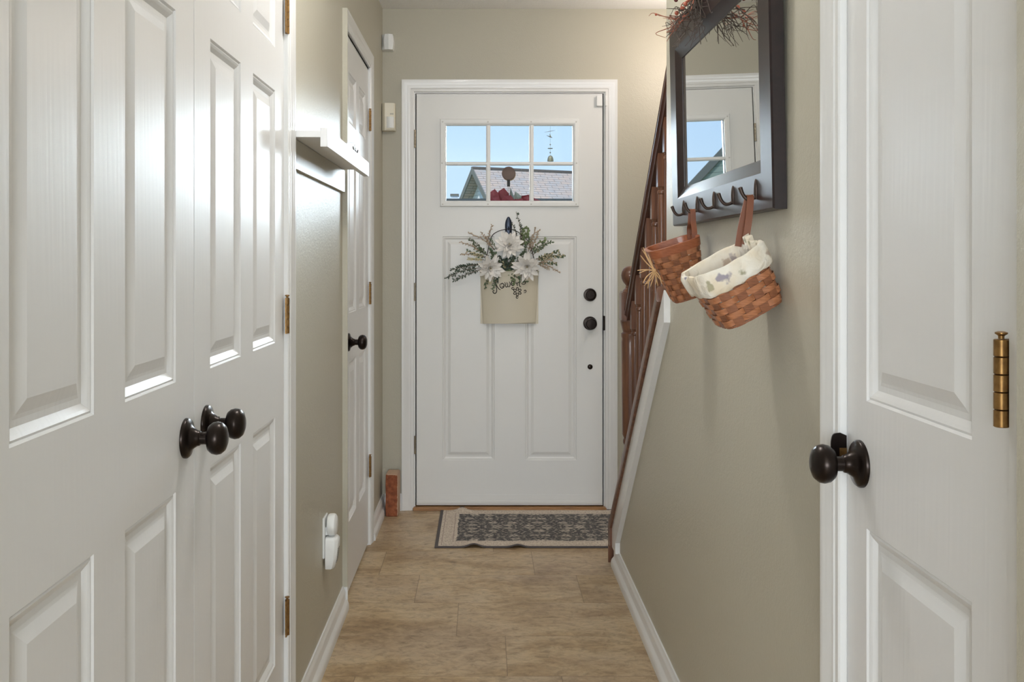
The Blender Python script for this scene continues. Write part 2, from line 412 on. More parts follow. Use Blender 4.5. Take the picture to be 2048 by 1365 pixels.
# middle closet
d4 = struct(slab(mp_left, [3.471, 3.566, 3.770, 3.860, 4.064, 4.159], ZS6, P6).build('door_4', M['door'], org=(XL, 3.81, 0)))
knob(d4, (XL, 3.545, 0.929), (1, 0, 0))
for z in (1.833, 1.085, 0.340): hinge(d4, XL + 0.0085, 4.163, z, 1)
# narrow door on the other side
d5 = struct(slab(mp_right, [0.974, 1.059, 1.3505, 1.4205], ZS6, {(1, 1), (1, 3), (1, 5)}).build('door_5', M['door'], org=(XR, 1.2, 0)))
knob(d5, (XR, 1.371, 0.942), (-1, 0, 0))
for z in (1.850, 1.108, 0.345): hinge(d5, XR - 0.0150, 0.971, z, -1, leaf=False, k=1.3)
for z in (1.850, 1.108, 0.345): MB().box(XR - 0.0125, XR - 0.001, 0.9685, 0.9715, z - .0445, z + .0445).build('hinge_leaf', M['brass'], d5)
sp_ = MB()
pts = smooth_path([(0.010, 0.977), (0.020, 0.975), (0.0235, 0.966), (0.024, 0.953), (0.024, 0.925)], 4)
poly = [(p[0], p[1]) for p in [(v.x, v.y) for v in pts]] + [(0.001, 0.925), (0.001, 0.973)]
sp_.prism(poly, lambda a, z: Vector((XR - a, 1.4215, z)), lambda a, z: Vector((XR - a, 1.4240, z)))
sp_.build('strike_plate', M['bronze'], d5)
MB().box(XR - 0.012, XR - 0.0015, 1.4195, 1.4213, 0.927, 0.955).build('latch_bolt', M['brass'], d5)

# front door
scl = F / YF
fx_ = lambda px: (px - CX) / scl
fz_ = lambda py: H - (py - CY) / scl
us = [fx_(833), fx_(885), fx_(892), fx_(989), fx_(1051), fx_(1146), fx_(1153), fx_(1205)]
zs = [fz_(1011), fz_(921), fz_(473), fz_(403), fz_(250), fz_(188)]
# one wide hole for the window (its cells merged), two tall panels below
b = MB(); FR = [(0, 0), (0.003, -0.003), (0.007, -0.002), (0.016, -0.0065), (0.026, -0.006), (0.040, -0.0015), (0.043, -0.0015)]
def fd_slab():
    bb = MB(); bm = bb.bm; th = 0.044
    q = lambda *p: bm.faces.new([bm.verts.new(mp_front(*x)) for x in p])
    U = [us[0], us[1], us[3], us[4], us[6], us[7]]
    for j in range(5):
        z0, z1 = zs[j], zs[j + 1]
        if j == 1:
            for i in range(5):
                u0, u1 = U[i], U[i + 1]
                q((u0, z0, -th), (u1, z0, -th), (u1, z1, -th), (u0, z1, -th))
                if i in (1, 3):
                    prev = None
                    for ins, d in FR:
                        cur = [(u0 + ins, z0 + ins, d), (u1 - ins, z0 + ins, d), (u1 - ins, z1 - ins, d), (u0 + ins, z1 - ins, d)]
                        if prev:
                            for k_ in range(4): q(prev[k_], prev[(k_ + 1) % 4], cur[(k_ + 1) % 4], cur[k_])
                        prev = cur
                    q(*prev)
                else: q((u0, z0, 0), (u1, z0, 0), (u1, z1, 0), (u0, z1, 0))
        elif j == 3:
            for u0, u1 in ((us[0], us[2]), (us[5], us[7])):
                q((u0, z0, 0), (u1, z0, 0), (u1, z1, 0), (u0, z1, 0)); q((u0, z0, -th), (u1, z0, -th), (u1, z1, -th), (u0, z1, -th))
            a, c = us[2], us[5]
            for (p0, p1) in (((a, z0), (c, z0)), ((c, z0), (c, z1)), ((c, z1), (a, z1)), ((a, z1), (a, z0))): q((*p0, 0), (*p1, 0), (*p1, -th), (*p0, -th))
        else:
            u0, u1 = us[0], us[7]
            q((u0, z0, 0), (u1, z0, 0), (u1, z1, 0), (u0, z1, 0)); q((u0, z0, -th), (u1, z0, -th), (u1, z1, -th), (u0, z1, -th))
    U0, U1, Z0, Z1 = us[0], us[7], zs[0], zs[5]
    for (a, c) in (((U0, Z0), (U1, Z0)), ((U1, Z0), (U1, Z1)), ((U1, Z1), (U0, Z1)), ((U0, Z1), (U0, Z0))): q((*a, 0), (*c, 0), (*c, -th), (*a, -th))
    return bb
d1 = struct(fd_slab().build('door_1', M['door_front'], org=(0.128, YF, 0)))
# window frame with muntins
lf = MB(); X0, X1, Z0, Z1 = fx_(880), fx_(1158), fz_(414), fz_(238); x0, x1, z0, z1 = fx_(892), fx_(1146), fz_(402), fz_(251)
prof = [(0.0, 0.0), (0.0, 0.005), (0.004, 0.011), (0.019, 0.012), (0.024, 0.010), (0.0295, 0.004), (0.0295, -0.020)]
prev = None
for ins, t_ in prof:
    f_ = ins / 0.0295
    cur = [mp_front(*p) for p in ((X0 + (x0 - X0) * f_, Z0 + (z0 - Z0) * f_, t_), (X1 + (x1 - X1) * f_, Z0 + (z0 - Z0) * f_, t_), (X1 + (x1 - X1) * f_, Z1 + (z1 - Z1) * f_, t_), (X0 + (x0 - X0) * f_, Z1 + (z1 - Z1) * f_, t_))]
    cur = [lf.bm.verts.new(c_) for c_ in cur]
    if prev:
        for k_ in range(4): lf.bm.faces.new((prev[k_], prev[(k_ + 1) % 4], cur[(k_ + 1) % 4], cur[k_]))
    prev = cur
wfm = lf.build('window_frame', M['plastic'], d1, smooth=20)
mu = MB()
MUN = [(-0.0105, 0.0), (-0.0105, 0.003), (-0.005, 0.009), (0.005, 0.009), (0.0105, 0.003), (0.0105, 0.0), (0.0105, -0.02), (-0.0105, -0.02)]
for px in (976.5, 1063): mu.prism(MUN, lambda a, t_: mp_front(fx_(px) + a, z0, t_), lambda a, t_: mp_front(fx_(px) + a, z1, t_))
mu.prism(MUN, lambda a, t_: mp_front(x0, fz_(327.5) + a * 0.8, t_ - 0.0004), lambda a, t_: mp_front(x1, fz_(327.5) + a * 0.8, t_ - 0.0004))
mu.build('muntin', M['plastic'], d1)
pl_ = MB()
for px in (885.5, 976, 1062, 1152):
    for py in (244.5, 409): pl_.lathe([(0.004, 0), (0.004, 0.0008), (0.002, 0.0012)], (fx_(px), YF - 0.0115, fz_(py)), (0, -1, 0), 10)
for px in (884.5, 1152.5): pl_.lathe([(0.004, 0), (0.004, 0.0008), (0.002, 0.0012)], (fx_(px), YF - 0.0115, fz_(327)), (0, -1, 0), 10)
pl_.build('screw_plug', new_mat('pale_grey_plug', srgb(205, 204, 200), 0.5), wfm)
MB().box(x0 - 0.004, x1 + 0.004, YF + 0.022, YF + 0.026, z0 - 0.004, z1 + 0.004).build('window_glass', M['glass'], d1)
# locks
def lock(name, px, py, r, prof, label=None):
    o = MB().lathe([(a * r, h_) for a, h_ in prof], (fx_(px), YF, fz_(py)), (0, -1, 0), 32).build(name, M['bronze'], d1, smooth=35)
    return o
dbt = lock('deadbolt', 1180, 590, 0.0320, [(1, 0), (1, 0.006), (0.93, 0.011), (0.70, 0.012), (0.68, 0.020), (0.62, 0.022), (0, 0.022)])
MB().box(fx_(1180) - 0.004, fx_(1180) + 0.018, YF - 0.034, YF - 0.021, fz_(590) - 0.0045, fz_(590) + 0.0045, 0.002).build('thumb_turn', M['bronze'], dbt, smooth=40)
dkn = lock('door_knob', 1180, 647, 0.0340, [(1, 0), (1, 0.005), (0.92, 0.010), (0.45, 0.013), (0.36, 0.022), (0.36, 0.034), (0.60, 0.038), (0.80, 0.046), (0.84, 0.054), (0.78, 0.060), (0.70, 0.061), (0.66, 0.059), (0.55, 0.059), (0.2, 0.0595), (0, 0.0595)])
ALK = lock('alarm_plunger', 1180, 734, 0.0125, [(1, 0), (1, 0.006), (0.8, 0.009), (0.5, 0.0105), (0, 0.0105)])
for py in (278, 584, 890): hinge(d1, fx_(830.0), YF - 0.0055, fz_(py), 1, leaf=False, mat=M['nickel'], pin=False)
sw = MB(); sw.box(us[0] + 0.002, us[7] - 0.002, YF - 0.006, YF, 0.030, 0.046, 0.002); sw.box(us[0] + 0.002, us[7] - 0.002, YF - 0.003, YF, 0.046, 0.075, 0.001)
sw.build('door_sweep', M['door_front'], d1)
# dark weather strip seen in the gap round the leaf
ws = MB()
ws.prism([(OPX0 + 0.006, 0.017), (us[0] + 0.004, 0.017), (us[0] + 0.004, OPZ - 0.014), (us[7] - 0.004, OPZ - 0.014), (us[7] - 0.004, 0.017), (OPX1 - 0.006, 0.017), (OPX1 - 0.006, OPZ - 0.006), (OPX0 + 0.006, OPZ - 0.006)],
         lambda u, z: mp_front(u, z, -0.0462), lambda u, z: mp_front(u, z, -0.060))
ws.box(us[0], us[7], YF + 0.046, YF + 0.06, 0.0172, 0.03)
struct(ws.build('trim_13', M['black']))
# latch side hardware in the jamb
tag(MB().box(fx_(1206), fx_(1209.6), YF - 0.013, YF + 0.02, fz_(661), fz_(632), 0.0015).build('door_strike_plate', M['bronze']), 'small dark strike lip on the front door jamb beside the black knob', 'strike plate')
# door contact switch, two halves
se = MB().box(fx_(1192.5), fx_(1204.3), YF - 0.014, YF, fz_(213), fz_(192.5), 0.002).build('contact_sensor', M['plastic'])
tag(se, 'small white alarm contact in the upper corner of the front door leaf', 'sensor')
se = MB().box(fx_(1209.4), fx_(1213.5), YF - 0.023, YF - 0.0115, fz_(213), fz_(192.5), 0.0012).build('contact_sensor', M['plastic'])
tag(se, 'slim white alarm magnet on the casing beside the upper corner of the front door', 'sensor')

# ------------------------------------------------------------------ stairs and railing
NX = 0.591
zt = lambda Y: 1.82 - 0.9 * (Y - 2.985)          # top of handrail
zc = lambda Y: 1.135 - 0.905 * (Y - 2.85)        # top of the wooden base rail
stp = MB()
for i in range(12):
    y1 = 3.86 - i * 0.2286; stp.box(0.652, 1.598, y1 - 0.2286 - 0.001, y1 + 0.001, 0, 0.2057 * (i + 1) - 0.001)
    stp.box(0.652, 1.598, y1 - 0.2286, y1 + 0.028, 0.2057 * (i + 1) - 0.028, 0.2057 * (i + 1))
m = new_mat('beige_stair_carpet', srgb(170, 158, 136), 0.95); k = N(m); k.bump(k.noise(k.coords(), 300, 2), 0.6, 0.003); M['carpet'] = m
struct(stp.build('floor_stairs', M['carpet']))
rail = empty('stair_railing', (NX, 3.885, 0.2), 'reddish brown turned wooden stair railing with ball-topped newel beside the mirror wall', 'stair railing')
b = MB(); n_ = 0.04
def sq(z, h=n_): return [(-h, -h), (h, -h), (h, h), (-h, h)], z
b.box(NX - .04, NX + .04, 3.885 - .04, 3.885 + .04, 0.21, 0.36, 0.003)
b.lathe([(.040, .36), (.030, .372), (.027, .385), (.034, .40), (.038, .42), (.034, .445), (.026, .47), (.024, .485), (.030, .495), (.030, .505), (.026, .515), (.033, .53), (.0335, .60), (.035, .80), (.036, .90),
         (.034, .915), (.037, .925), (.037, .935), (.030, .942), (.034, .955), (.040, .985), (.040, .99)], (NX, 3.885, 0), seg=32)
b.box(NX - .04, NX + .04, 3.885 - .04, 3.885 + .04, 0.985, 1.105, 0.005)
b.lathe([(.034, 1.100), (.028, 1.112), (.020, 1.118), (.018, 1.128), (.022, 1.134), (.030, 1.144), (.0355, 1.157), (.037, 1.170), (.0345, 1.184), (.028, 1.196), (.016, 1.205), (0, 1.208)], (NX, 3.885, 0), seg=32)
nw = b.build('newel_post', M['oak'], rail, smooth=32)
RP = [(-.020, -.056), (-.022, -.040), (-.029, -.034), (-.0295, -.026), (-.026, -.022), (-.026, -.018), (-.030, -.014), (-.028, -.006), (-.018, 0), (0, .001), (.018, 0), (.028, -.006), (.030, -.014), (.026, -.018), (.026, -.022), (.0295, -.026), (.029, -.034), (.022, -.040), (.020, -.056)]
MB().prism(RP, lambda a, d: Vector((NX + a, 3.845, zt(3.845) + d)), lambda a, d: Vector((NX + a, 2.828, zt(2.828) + d))).build('handrail', M['oak_rail'], rail, smooth=25)
b = MB()
CP = [(-.082, -.046), (-.084, -.040), (-.084, -.008), (-.079, -.001), (-.03, 0), (.03, 0), (.069, -.001), (.072, -.008), (.072, -.046)]
b.prism(CP, lambda a, d: Vector((NX + a, 3.90, zc(3.90) + d)), lambda a, d: Vector((NX + a, 2.828, zc(2.828) + d)))
b.box(NX - .083, NX + .071, 3.927, 3.940, 0.0, zc(3.93) - 0.006)
b.prism([(3.886, 0.078), (3.93, 0.078), (3.93, 0.175), (3.886, 0.172)], yz(NX - 0.083), yz(NX - 0.056))
b.build('base_rail', M['oak'], rail, smooth=25)
for k_ in range(9):
    Y = 3.77 - 0.114 * k_
    if Y < 2.84: break
    zb, zu = zc(Y) + 0.004, zt(Y) - 0.05; ng = zt(Y) - 0.162; b = MB(); hw = 0.0158
    b.prism([(Y - hw, ng + .010), (Y + hw, ng + .010), (Y + hw, zt(Y + hw) - .052), (Y - hw, zt(Y - hw) - .052)], yz(NX - hw), yz(NX + hw))
    b.prism([(Y - hw, zc(Y - hw) + .001), (Y + hw, zc(Y + hw) + .001), (Y + hw, zb + .17), (Y - hw, zb + .17)], yz(NX - hw), yz(NX + hw))
    L = ng - (zb + .17)
    if L > 0.1:
        b.lathe([(.0155, zb + .168), (.012, zb + .180), (.0105, zb + .186), (.014, zb + .194), (.014, zb + .200), (.011, zb + .206), (.0145, zb + .235), (.0152, zb + .30), (.013, ng - .055), (.0115, ng - .016),
                 (.0145, ng - .012), (.0145, ng - .005), (.0115, ng - .001), (.0125, ng + .004), (.0158, ng + .012)], (NX, Y, 0), seg=16)
    b.build('baluster', M['oak'], rail, smooth=35)

# ------------------------------------------------------------------ mirror with hooks
MY0, MY1, MZ0, MZ1 = 1.700, 2.580, 1.322, 1.848
def mm(s, z, d): return Vector((XR - 0.001 - d - 0.020 * (z - MZ0) - 0.004 * (s - MY0), s, z))
mir = empty('wall_mirror', (XR - 0.001, (MY0 + MY1) / 2, MZ0), 'dark wood framed rectangular mirror with coat hooks hanging over the two baskets', 'mirror')
def frame_ring(b, rings, zb0=MZ0):
    prev = None
    for ins, d in rings:
        cur = [b.bm.verts.new(mm(*p, d)) for p in ((MY0 + ins, MZ0 + ins), (MY1 - ins, MZ0 + ins), (MY1 - ins, MZ1 - ins), (MY0 + ins, MZ1 - ins))]
        if prev:
            for k_ in range(4): b.bm.faces.new((prev[k_], prev[(k_ + 1) % 4], cur[(k_ + 1) % 4], cur[k_]))
        prev = cur
b = MB(); frame_ring(b, [(0.098, 0.0), (0, 0), (0, .0215), (.0025, .025), (.069, .025), (.072, .0235), (.097, .0135), (.098, .010), (.098, 0.0)])
b.build('frame', M['frame'], mir, smooth=20)
b = MB(); b.prism([(MY0 + .09, MZ0 + .09), (MY1 - .09, MZ0 + .09), (MY1 - .09, MZ1 - .09), (MY0 + .09, MZ1 - .09)], lambda s, z: mm(s, z, .0115), lambda s, z: mm(s, z, .005))
b.build('mirror_glass', M['mirror'], mir)
HY = [1.803, 1.966, 2.126, 2.290, 2.441]
hk = None
for i, hy in enumerate(HY):
    p = mm(hy, 1.349, 0.025)
    if hk is None:
        b = MB()
        b.tube([(0, 0, -.004), (0, 0, .003), (0, 0, .014), (0, 0, .024), (0, 0, .031), (0, 0, .034)], [.0034, .0056, .0066, .0060, .0040, .0016], 12, flat=((1, 0, 0), 0.7))
        pth = smooth_path([(-.001, 0, .001), (-.008, 0, -.003), (-.017, 0, -.003), (-.024, 0, .004), (-.028, 0, .013), (-.030, 0, .019)], 5)
        nn = len(pth); b.tube(pth, [0.0034 + 0.0010 * max(0, (q_ / nn - .55)) * 2.2 - (0.002 if q_ == nn - 1 else 0) for q_ in range(nn)], 12)
        b.lathe([(.002, 0), (.002, .001), (0, .0015)], (-.0030, 0, .015), (-1, 0, 0), 8)
        hk = b.build('hook', M['hook'] if 'hook' in M else M['bronze'], smooth=50)
        hk.parent = mir; hk.location = p - mir.location
    else:
        c_ = hk.copy(); COL.objects.link(c_); c_.parent = mir; c_.location = p - mir.location
M['hook'] = new_mat('brown_iron_hook', srgb(74, 62, 56), 0.45, 0.7)
hk.data.materials[0] = M['hook']

# ------------------------------------------------------------------ baskets
def outline(n_up, a, b_, pw=0.52):
    dense = []
    for i in range(721):
        t_ = 2 * PI * i / 720; c_, s_ = math.cos(t_), math.sin(t_)
        dense.append((a * math.copysign(abs(c_) ** pw, c_), b_ * math.copysign(abs(s_) ** pw, s_)))
    L = [0]
    for p, q in zip(dense, dense[1:]): L.append(L[-1] + math.hypot(q[0] - p[0], q[1] - p[1]))
    def at(f):
        f = (f % 1.0) * L[-1]; lo, hi = 0, 720
        while hi - lo > 1:
            md = (lo + hi) // 2
            if L[md] <= f: lo = md
            else: hi = md
        g_ = (f - L[lo]) / max(1e-9, L[hi] - L[lo]); p, q = dense[lo], dense[hi]
        return (p[0] + (q[0] - p[0]) * g_, p[1] + (q[1] - p[1]) * g_)
    def nat(f):
        p, q = at(f - .002), at(f + .002); tx, ty = q[0] - p[0], q[1] - p[1]; l_ = math.hypot(tx, ty) or 1
        x, y = at(f); return x, y, ty / l_, -tx / l_
    return nat
def wicker(name, a, b_):
    m = new_mat(name, a, 0.42, coat=0.2); k = N(m)
    k.l(k.ramp(k.noise(k.coords((8, 8, 60)), 8, 4), [(0.3, a), (0.7, b_)]), k.b.inputs['Base Color']); return m
M['splint'] = wicker('warm_brown_woven_splint', srgb(142, 88, 56), srgb(186, 124, 86))
M['upright'] = wicker('brown_basket_upright', srgb(118, 72, 48), srgb(152, 98, 68))
M['rimw'] = wicker('smooth_brown_basket_rim', srgb(136, 74, 44), srgb(166, 98, 64))
M['strap'] = new_mat('reddish_brown_leather', srgb(124, 74, 50), 0.5)
def band(b, nat, z0, z1, sc0, sc1, off, th, n, amp=0.0, per=1, ph=0.0, close=True):
    rings = []
    for i in range(n):
        f = i / n; x, y, nx, ny = nat(f); o = off + amp * max(-1, min(1, 1.7 * math.sin(2 * PI * f * per / 2 + ph)))
        rings.append([b.bm.verts.new((x * s_ + nx * (o + t_), y * s_ + ny * (o + t_), z)) for (s_, z, t_) in ((sc0, z0, 0), (sc0, z0, th), (sc1, z1, th), (sc1, z1, 0))])
    for i in range(n):
        p, q = rings[i], rings[(i + 1) % n]
        for j in range(4): b.bm.faces.new((p[j], p[(j + 1) % 4], q[(j + 1) % 4], q[j]))
def basket(root, mat4, a, b_, taper, h, rows, nup, rim_h):
    """rim centre is the local origin, the body hangs below it"""
    nat = outline(nup, a, b_); sc = lambda z: 1 + (taper - 1) * (-z / h)
    n = nup * 8; pitch = (h - 0.006) / rows
    wv = MB()
    for r in range(rows):
        z1 = -0.002 - r * pitch; z0 = z1 - pitch * 0.90
        band(wv, nat, z0, z1, sc(z0), sc(z1), 0, 0.0012, n, 0.0028, nup, PI * r)
    wv.xform(mat4); wo = wv.build('woven_splint', M['splint'], root, smooth=35)
    up = MB()
    for i in range(nup):
        f = (i + 0.5) / nup; w_ = 0.33 / nup
        cols = []
        for ff in (f - w_, f, f + w_):
            x, y, nx, ny = nat(ff); cols.append((x, y, nx, ny))
        prev = None
        for j in range(13):
            z = -h * j / 12; s_ = sc(z)
            cur = [up.bm.verts.new((x * s_ + nx * t_, y * s_ + ny * t_, z)) for t_ in (-0.0004, 0.0012) for (x, y, nx, ny) in cols]
            if prev:
                for p_, q_ in ((0, 1), (1, 2), (3, 4), (4, 5)): up.bm.faces.new((prev[p_], prev[q_], cur[q_], cur[p_]))
                for p_, q_ in ((0, 3), (2, 5)): up.bm.faces.new((prev[p_], prev[q_], cur[q_], cur[p_]))
            prev = cur
    up.xform(mat4); up.build('upright', M['upright'], root, smooth=35)
    bt = MB(); vs = []
    for t_ in (0, 0.003): vs.append([bt.bm.verts.new((nat(i / 48)[0] * sc(-h), nat(i / 48)[1] * sc(-h), -h + t_)) for i in range(48)])
    bt.bm.faces.new(vs[0]); bt.bm.faces.new(vs[1][::-1])
    for i in range(48): bt.bm.faces.new((vs[0][i], vs[0][(i + 1) % 48], vs[1][(i + 1) % 48], vs[1][i]))
    bt.xform(mat4); bt.build('basket_base', M['upright'], root)
    if rim_h:
        rm = MB(); band(rm, nat, -rim_h, 0.003, sc(-rim_h), 1.0, 0.0024, 0.0026, 96); band(rm, nat, -rim_h, 0.003, sc(-rim_h), 1.0, -0.004, 0.002, 96); band(rm, nat, 0.0005, 0.0035, 1, 1, -0.002, 0.0046, 96)
        rm.xform(mat4); rm.build('basket_rim', M['rimw'], root, smooth=35)
    return nat, sc
def orient(c, tilt, pitch, yaw=0):
    Rt = Matrix.Rotation(-R(tilt), 4, 'Y') @ Matrix.Rotation(R(pitch), 4, 'X') @ Matrix.Rotation(R(yaw), 4, 'Z')
    return Matrix.Translation(c) @ Rt
def strap(root, pts, w0, sm=8, wdir=(1, 0, 0)):
    b = MB(); path = smooth_path(pts, sm); n = len(path); prev = None; wd = Vector(wdir)
    for i, p in enumerate(path):
        d = (path[min(i + 1, n - 1)] - path[max(i - 1, 0)]).normalized()
        sd = (wd - d * wd.dot(d)).normalized(); nn = d.cross(sd).normalized()
        cur = [b.bm.verts.new(p + sd * s_ * w0 / 2 + nn * t_) for s_, t_ in ((-1, -.0009), (1, -.0009), (1, .0009), (-1, .0009))]
        if prev:
            for j in range(4): b.bm.faces.new((prev[j], prev[(j + 1) % 4], cur[(j + 1) % 4], cur[j]))
        else: b.bm.faces.new(cur)
        prev = cur
    b.bm.faces.new(prev[::-1]); return b.build('hanging_strap', M['strap'], root, smooth=40)
# small tall basket
c1 = Vector((0.4455, 2.285, 1.270)); m1 = orient(c1, 18, 6)
bk1 = empty('hanging_basket', c1 + Vector((0.04, 0, -0.13)), 'small tall brown woven basket with raffia bow hanging from a mirror hook', 'basket')
basket(bk1, m1, 0.0595, 0.052, 0.58, 0.136, 9, 16, 0.017)
e0 = m1 @ Vector((0.050, 0.024, -0.008)); e1 = m1 @ Vector((0.050, -0.014, -0.008))
hp = mm(2.290, 1.349, 0.025) + Vector((-0.0125, 0, 0.0015))
strap(bk1, [e0, e0 + Vector((-.001, .003, .025)), hp + Vector((-.0025, .006, -.03)), hp + Vector((-.001, .004, -.004)), hp + Vector((0, 0, .0015)), hp + Vector((.0015, -.004, -.004)), hp + Vector((.002, -.007, -.03)), e1 + Vector((.001, 0, .02)), e1], 0.0125)
rf = MB(); rng = random.Random(3)
kc = m1 @ Vector((-0.0585, -0.024, -0.045)) + Vector((-0.004, -0.004, 0))
for (dx, dz) in ((-28, -46), (-20, -36), (-32, -34), (-14, -44), (-22, 34), (-14, 40), (-26, 28), (-8, 36), (16, 30), (22, 26), (10, 34), (-38, 0), (-34, 6), (-16, 30), (4, 32), (-24, -52)):
    sc_ = 2.26 / F; px_, pz_ = dx * sc_ * .9, -dz * sc_ * .9
    q = kc + Vector((px_, rng.uniform(-.012, .012), pz_))
    rf.tube(smooth_path([kc, kc + (q - kc) * .5 + Vector((rng.uniform(-.004, .004), rng.uniform(-.006, .004), rng.uniform(-.003, .005))), q], 4), [.0013, .0014, .0014, .0013, .0013, .0013, .0012, .0010, .0006][:9], 5, flat=((0, 1, 0), .5))
rf.sphere(kc, 0.005, 8)
rf.build('raffia_bow', new_mat('straw_raffia', srgb(206, 166, 118), 0.7), bk1, smooth=50)
# wide basket with a cloth liner
c2_ = Vector((0.438, 1.772, 1.228)); m2 = orient(c2_, 29, 4, 3)
bk2 = empty('hanging_basket', c2_ + Vector((0.05, 0, -0.10)), 'wide brown woven basket with cream floral cloth liner hanging from a mirror hook', 'basket')
nat2, sc2 = basket(bk2, m2, 0.067, 0.070, 0.86, 0.106, 8, 16, 0)
m = new_mat('cream_floral_cotton', srgb(226, 216, 198), 0.85); k = N(m); v = k.coords()
base = k.ramp(k.noise(v, 14, 3), [(0.35, srgb(232, 228, 218)), (0.6, srgb(222, 208, 184))])
vo = k.n('ShaderNodeTexVoronoi'); vo.inputs['Scale'].default_value = 34; vo.inputs['Randomness'].default_value = 0.9
va = k.n('ShaderNodeVectorMath', operation='ADD'); k.l(v, va.inputs[0]); nz = k.n('ShaderNodeTexNoise'); nz.inputs['Scale'].default_value = 60; k.l(v, nz.inputs['Vector'])
vs_ = k.n('ShaderNodeVectorMath', operation='SCALE'); k.l(nz.outputs['Color'], vs_.inputs[0]); vs_.inputs['Scale'].default_value = 0.034; k.l(vs_.outputs[0], va.inputs[1]); k.l(va.outputs[0], vo.inputs['Vector'])
leafm = k.ramp(vo.outputs['Distance'], [(0.26, (1, 1, 1, 1)), (0.40, (0, 0, 0, 1))])
sepc = k.n('ShaderNodeSeparateColor'); k.l(vo.outputs['Color'], sepc.inputs[0])
sel = k.math('MULTIPLY', leafm, k.math('GREATER_THAN', sepc.outputs[0], 0.30))
colr = k.ramp(sepc.outputs[1], [(0.0, srgb(120, 124, 100)), (0.4, srgb(158, 150, 112)), (0.7, srgb(206, 176, 132)), (0.93, srgb(116, 110, 138))])
k.l(k.mix(k.math('MULTIPLY', sel, 0.75), base, colr), k.b.inputs['Base Color'])
k.bump(k.noise(k.coords(), 42, 3, 0.5, 1.0), 0.7, 0.006); M['liner'] = m
ln = MB(); n = 144; rings = []
prof = [(-0.036, 0.0060), (-0.034, 0.0085), (-0.024, 0.0090), (-0.012, 0.0085), (0.002, 0.0075), (0.0075, 0.003), (0.006, -0.003), (-0.008, -0.0055), (-0.040, -0.006), (-0.075, -0.006)]
for i in range(n):
    f = i / n; x, y, nx, ny = nat2(f); col_ = []
    for j, (z, o) in enumerate(prof):
        g_ = noise.noise(Vector((x * 55, y * 55, z * 16 + 3))) * 0.0035 + noise.noise(Vector((x * 22, y * 22, 7))) * 0.003
        if j < 2: dz = noise.noise(Vector((x * 40, y * 40, 1))) * 0.005
        else: dz = noise.noise(Vector((x * 30, y * 30, 5))) * 0.004 if 3 < j < 7 else 0
        s_ = sc2(z) if z < 0 else 1.0
        col_.append(ln.bm.verts.new((x * s_ + nx * (o + g_ * (1 if o > 0 else .4)), y * s_ + ny * (o + g_ * (1 if o > 0 else .4)), z + dz)))
    rings.append(col_)
for i in range(n):
    p, q = rings[i], rings[(i + 1) % n]
    for j in range(len(prof) - 1): ln.bm.faces.new((p[j], q[j], q[j + 1], p[j + 1]))
# gathered ruffle round the strap at the wall side
ruf = []
for i in range(22):
    t_ = i / 21; y_ = -0.030 + 0.060 * t_; hh = 0.026 * math.sin(PI * t_) ** .6; wv_ = 0.006 * math.sin(t_ * 26)
    ruf.append([ln.bm.verts.new((0.060 + wv_ + g_ * 0.004, y_, -0.004 + hh * g_)) for g_ in (0, .5, 1)])
for p, q in zip(ruf, ruf[1:]):
    for j in range(2): ln.bm.faces.new((p[j], q[j], q[j + 1], p[j + 1]))
ln.xform(m2); lo_ = ln.build('cloth_liner', M['liner'], bk2, smooth=60)
e0 = m2 @ Vector((0.050, 0.034, 0.004)); e1 = m2 @ Vector((0.058, 0.018, 0.004))
hp = mm(1.803, 1.349, 0.025) + Vector((-0.0125, 0, 0.0015))
ha, hb = hp + Vector((-.002, .005, -.007)), hp + Vector((.001, -.004, -.007))
strap(bk2, [e0, e0.lerp(ha, .5) + Vector((-.001, .002, 0)), ha, hp + Vector((0, 0, .0018)), hb, e1.lerp(hb, .5) + Vector((.001, -.003, 0)), e1], 0.0125)

# ------------------------------------------------------------------ ledge shelf and what stands on it
shf = empty('ledge_shelf', (XL, 2.9, 1.522), 'white ledge shelf with a raised front lip on the hall wall between the closet doors', 'shelf')
MB().box(XL, -0.4175, 2.472, 3.365, 1.5465, 1.564, 0.0008, 1).build('shelf_board', M['sill_white'], shf)
MB().box(-0.4183, -0.3993, 2.472, 3.365, 1.522, 1.571, 0.0012, 1).build('front_lip', M['sill_white'], shf)
blk = MB(); blk.box(-0.455, -0.425, 3.17, 3.20, 1.5642, 1.618, 0.0015)
m = new_mat('clear_acrylic', (1, 1, 1, 1), 0.03); m.node_tree.nodes['Principled BSDF'].inputs['Transmission Weight'].default_value = 1.0
tag(blk.build('acrylic_block', m), 'small clear acrylic block standing on the white ledge shelf', 'ornament')
tk = MB(); rng = random.Random(5)
for i in range(7):
    z0_ = 1.5645; p0 = Vector((-0.4275 + rng.uniform(-.002, .002), 3.225 + rng.uniform(-.006, .006), z0_))
    tk.tube(smooth_path([p0, p0 + Vector((rng.uniform(-.004, .004), rng.uniform(-.010, .010), .020)), p0 + Vector((rng.uniform(-.006, .006), rng.uniform(-.012, .014), rng.uniform(.030, .046)))], 4), .0022, 6)
tag(tk.build('trinket', new_mat('dark_pewter', srgb(70, 68, 70), 0.4, 0.6), smooth=50), 'tiny dark grey trinket on the white ledge shelf next to the clear block', 'trinket')

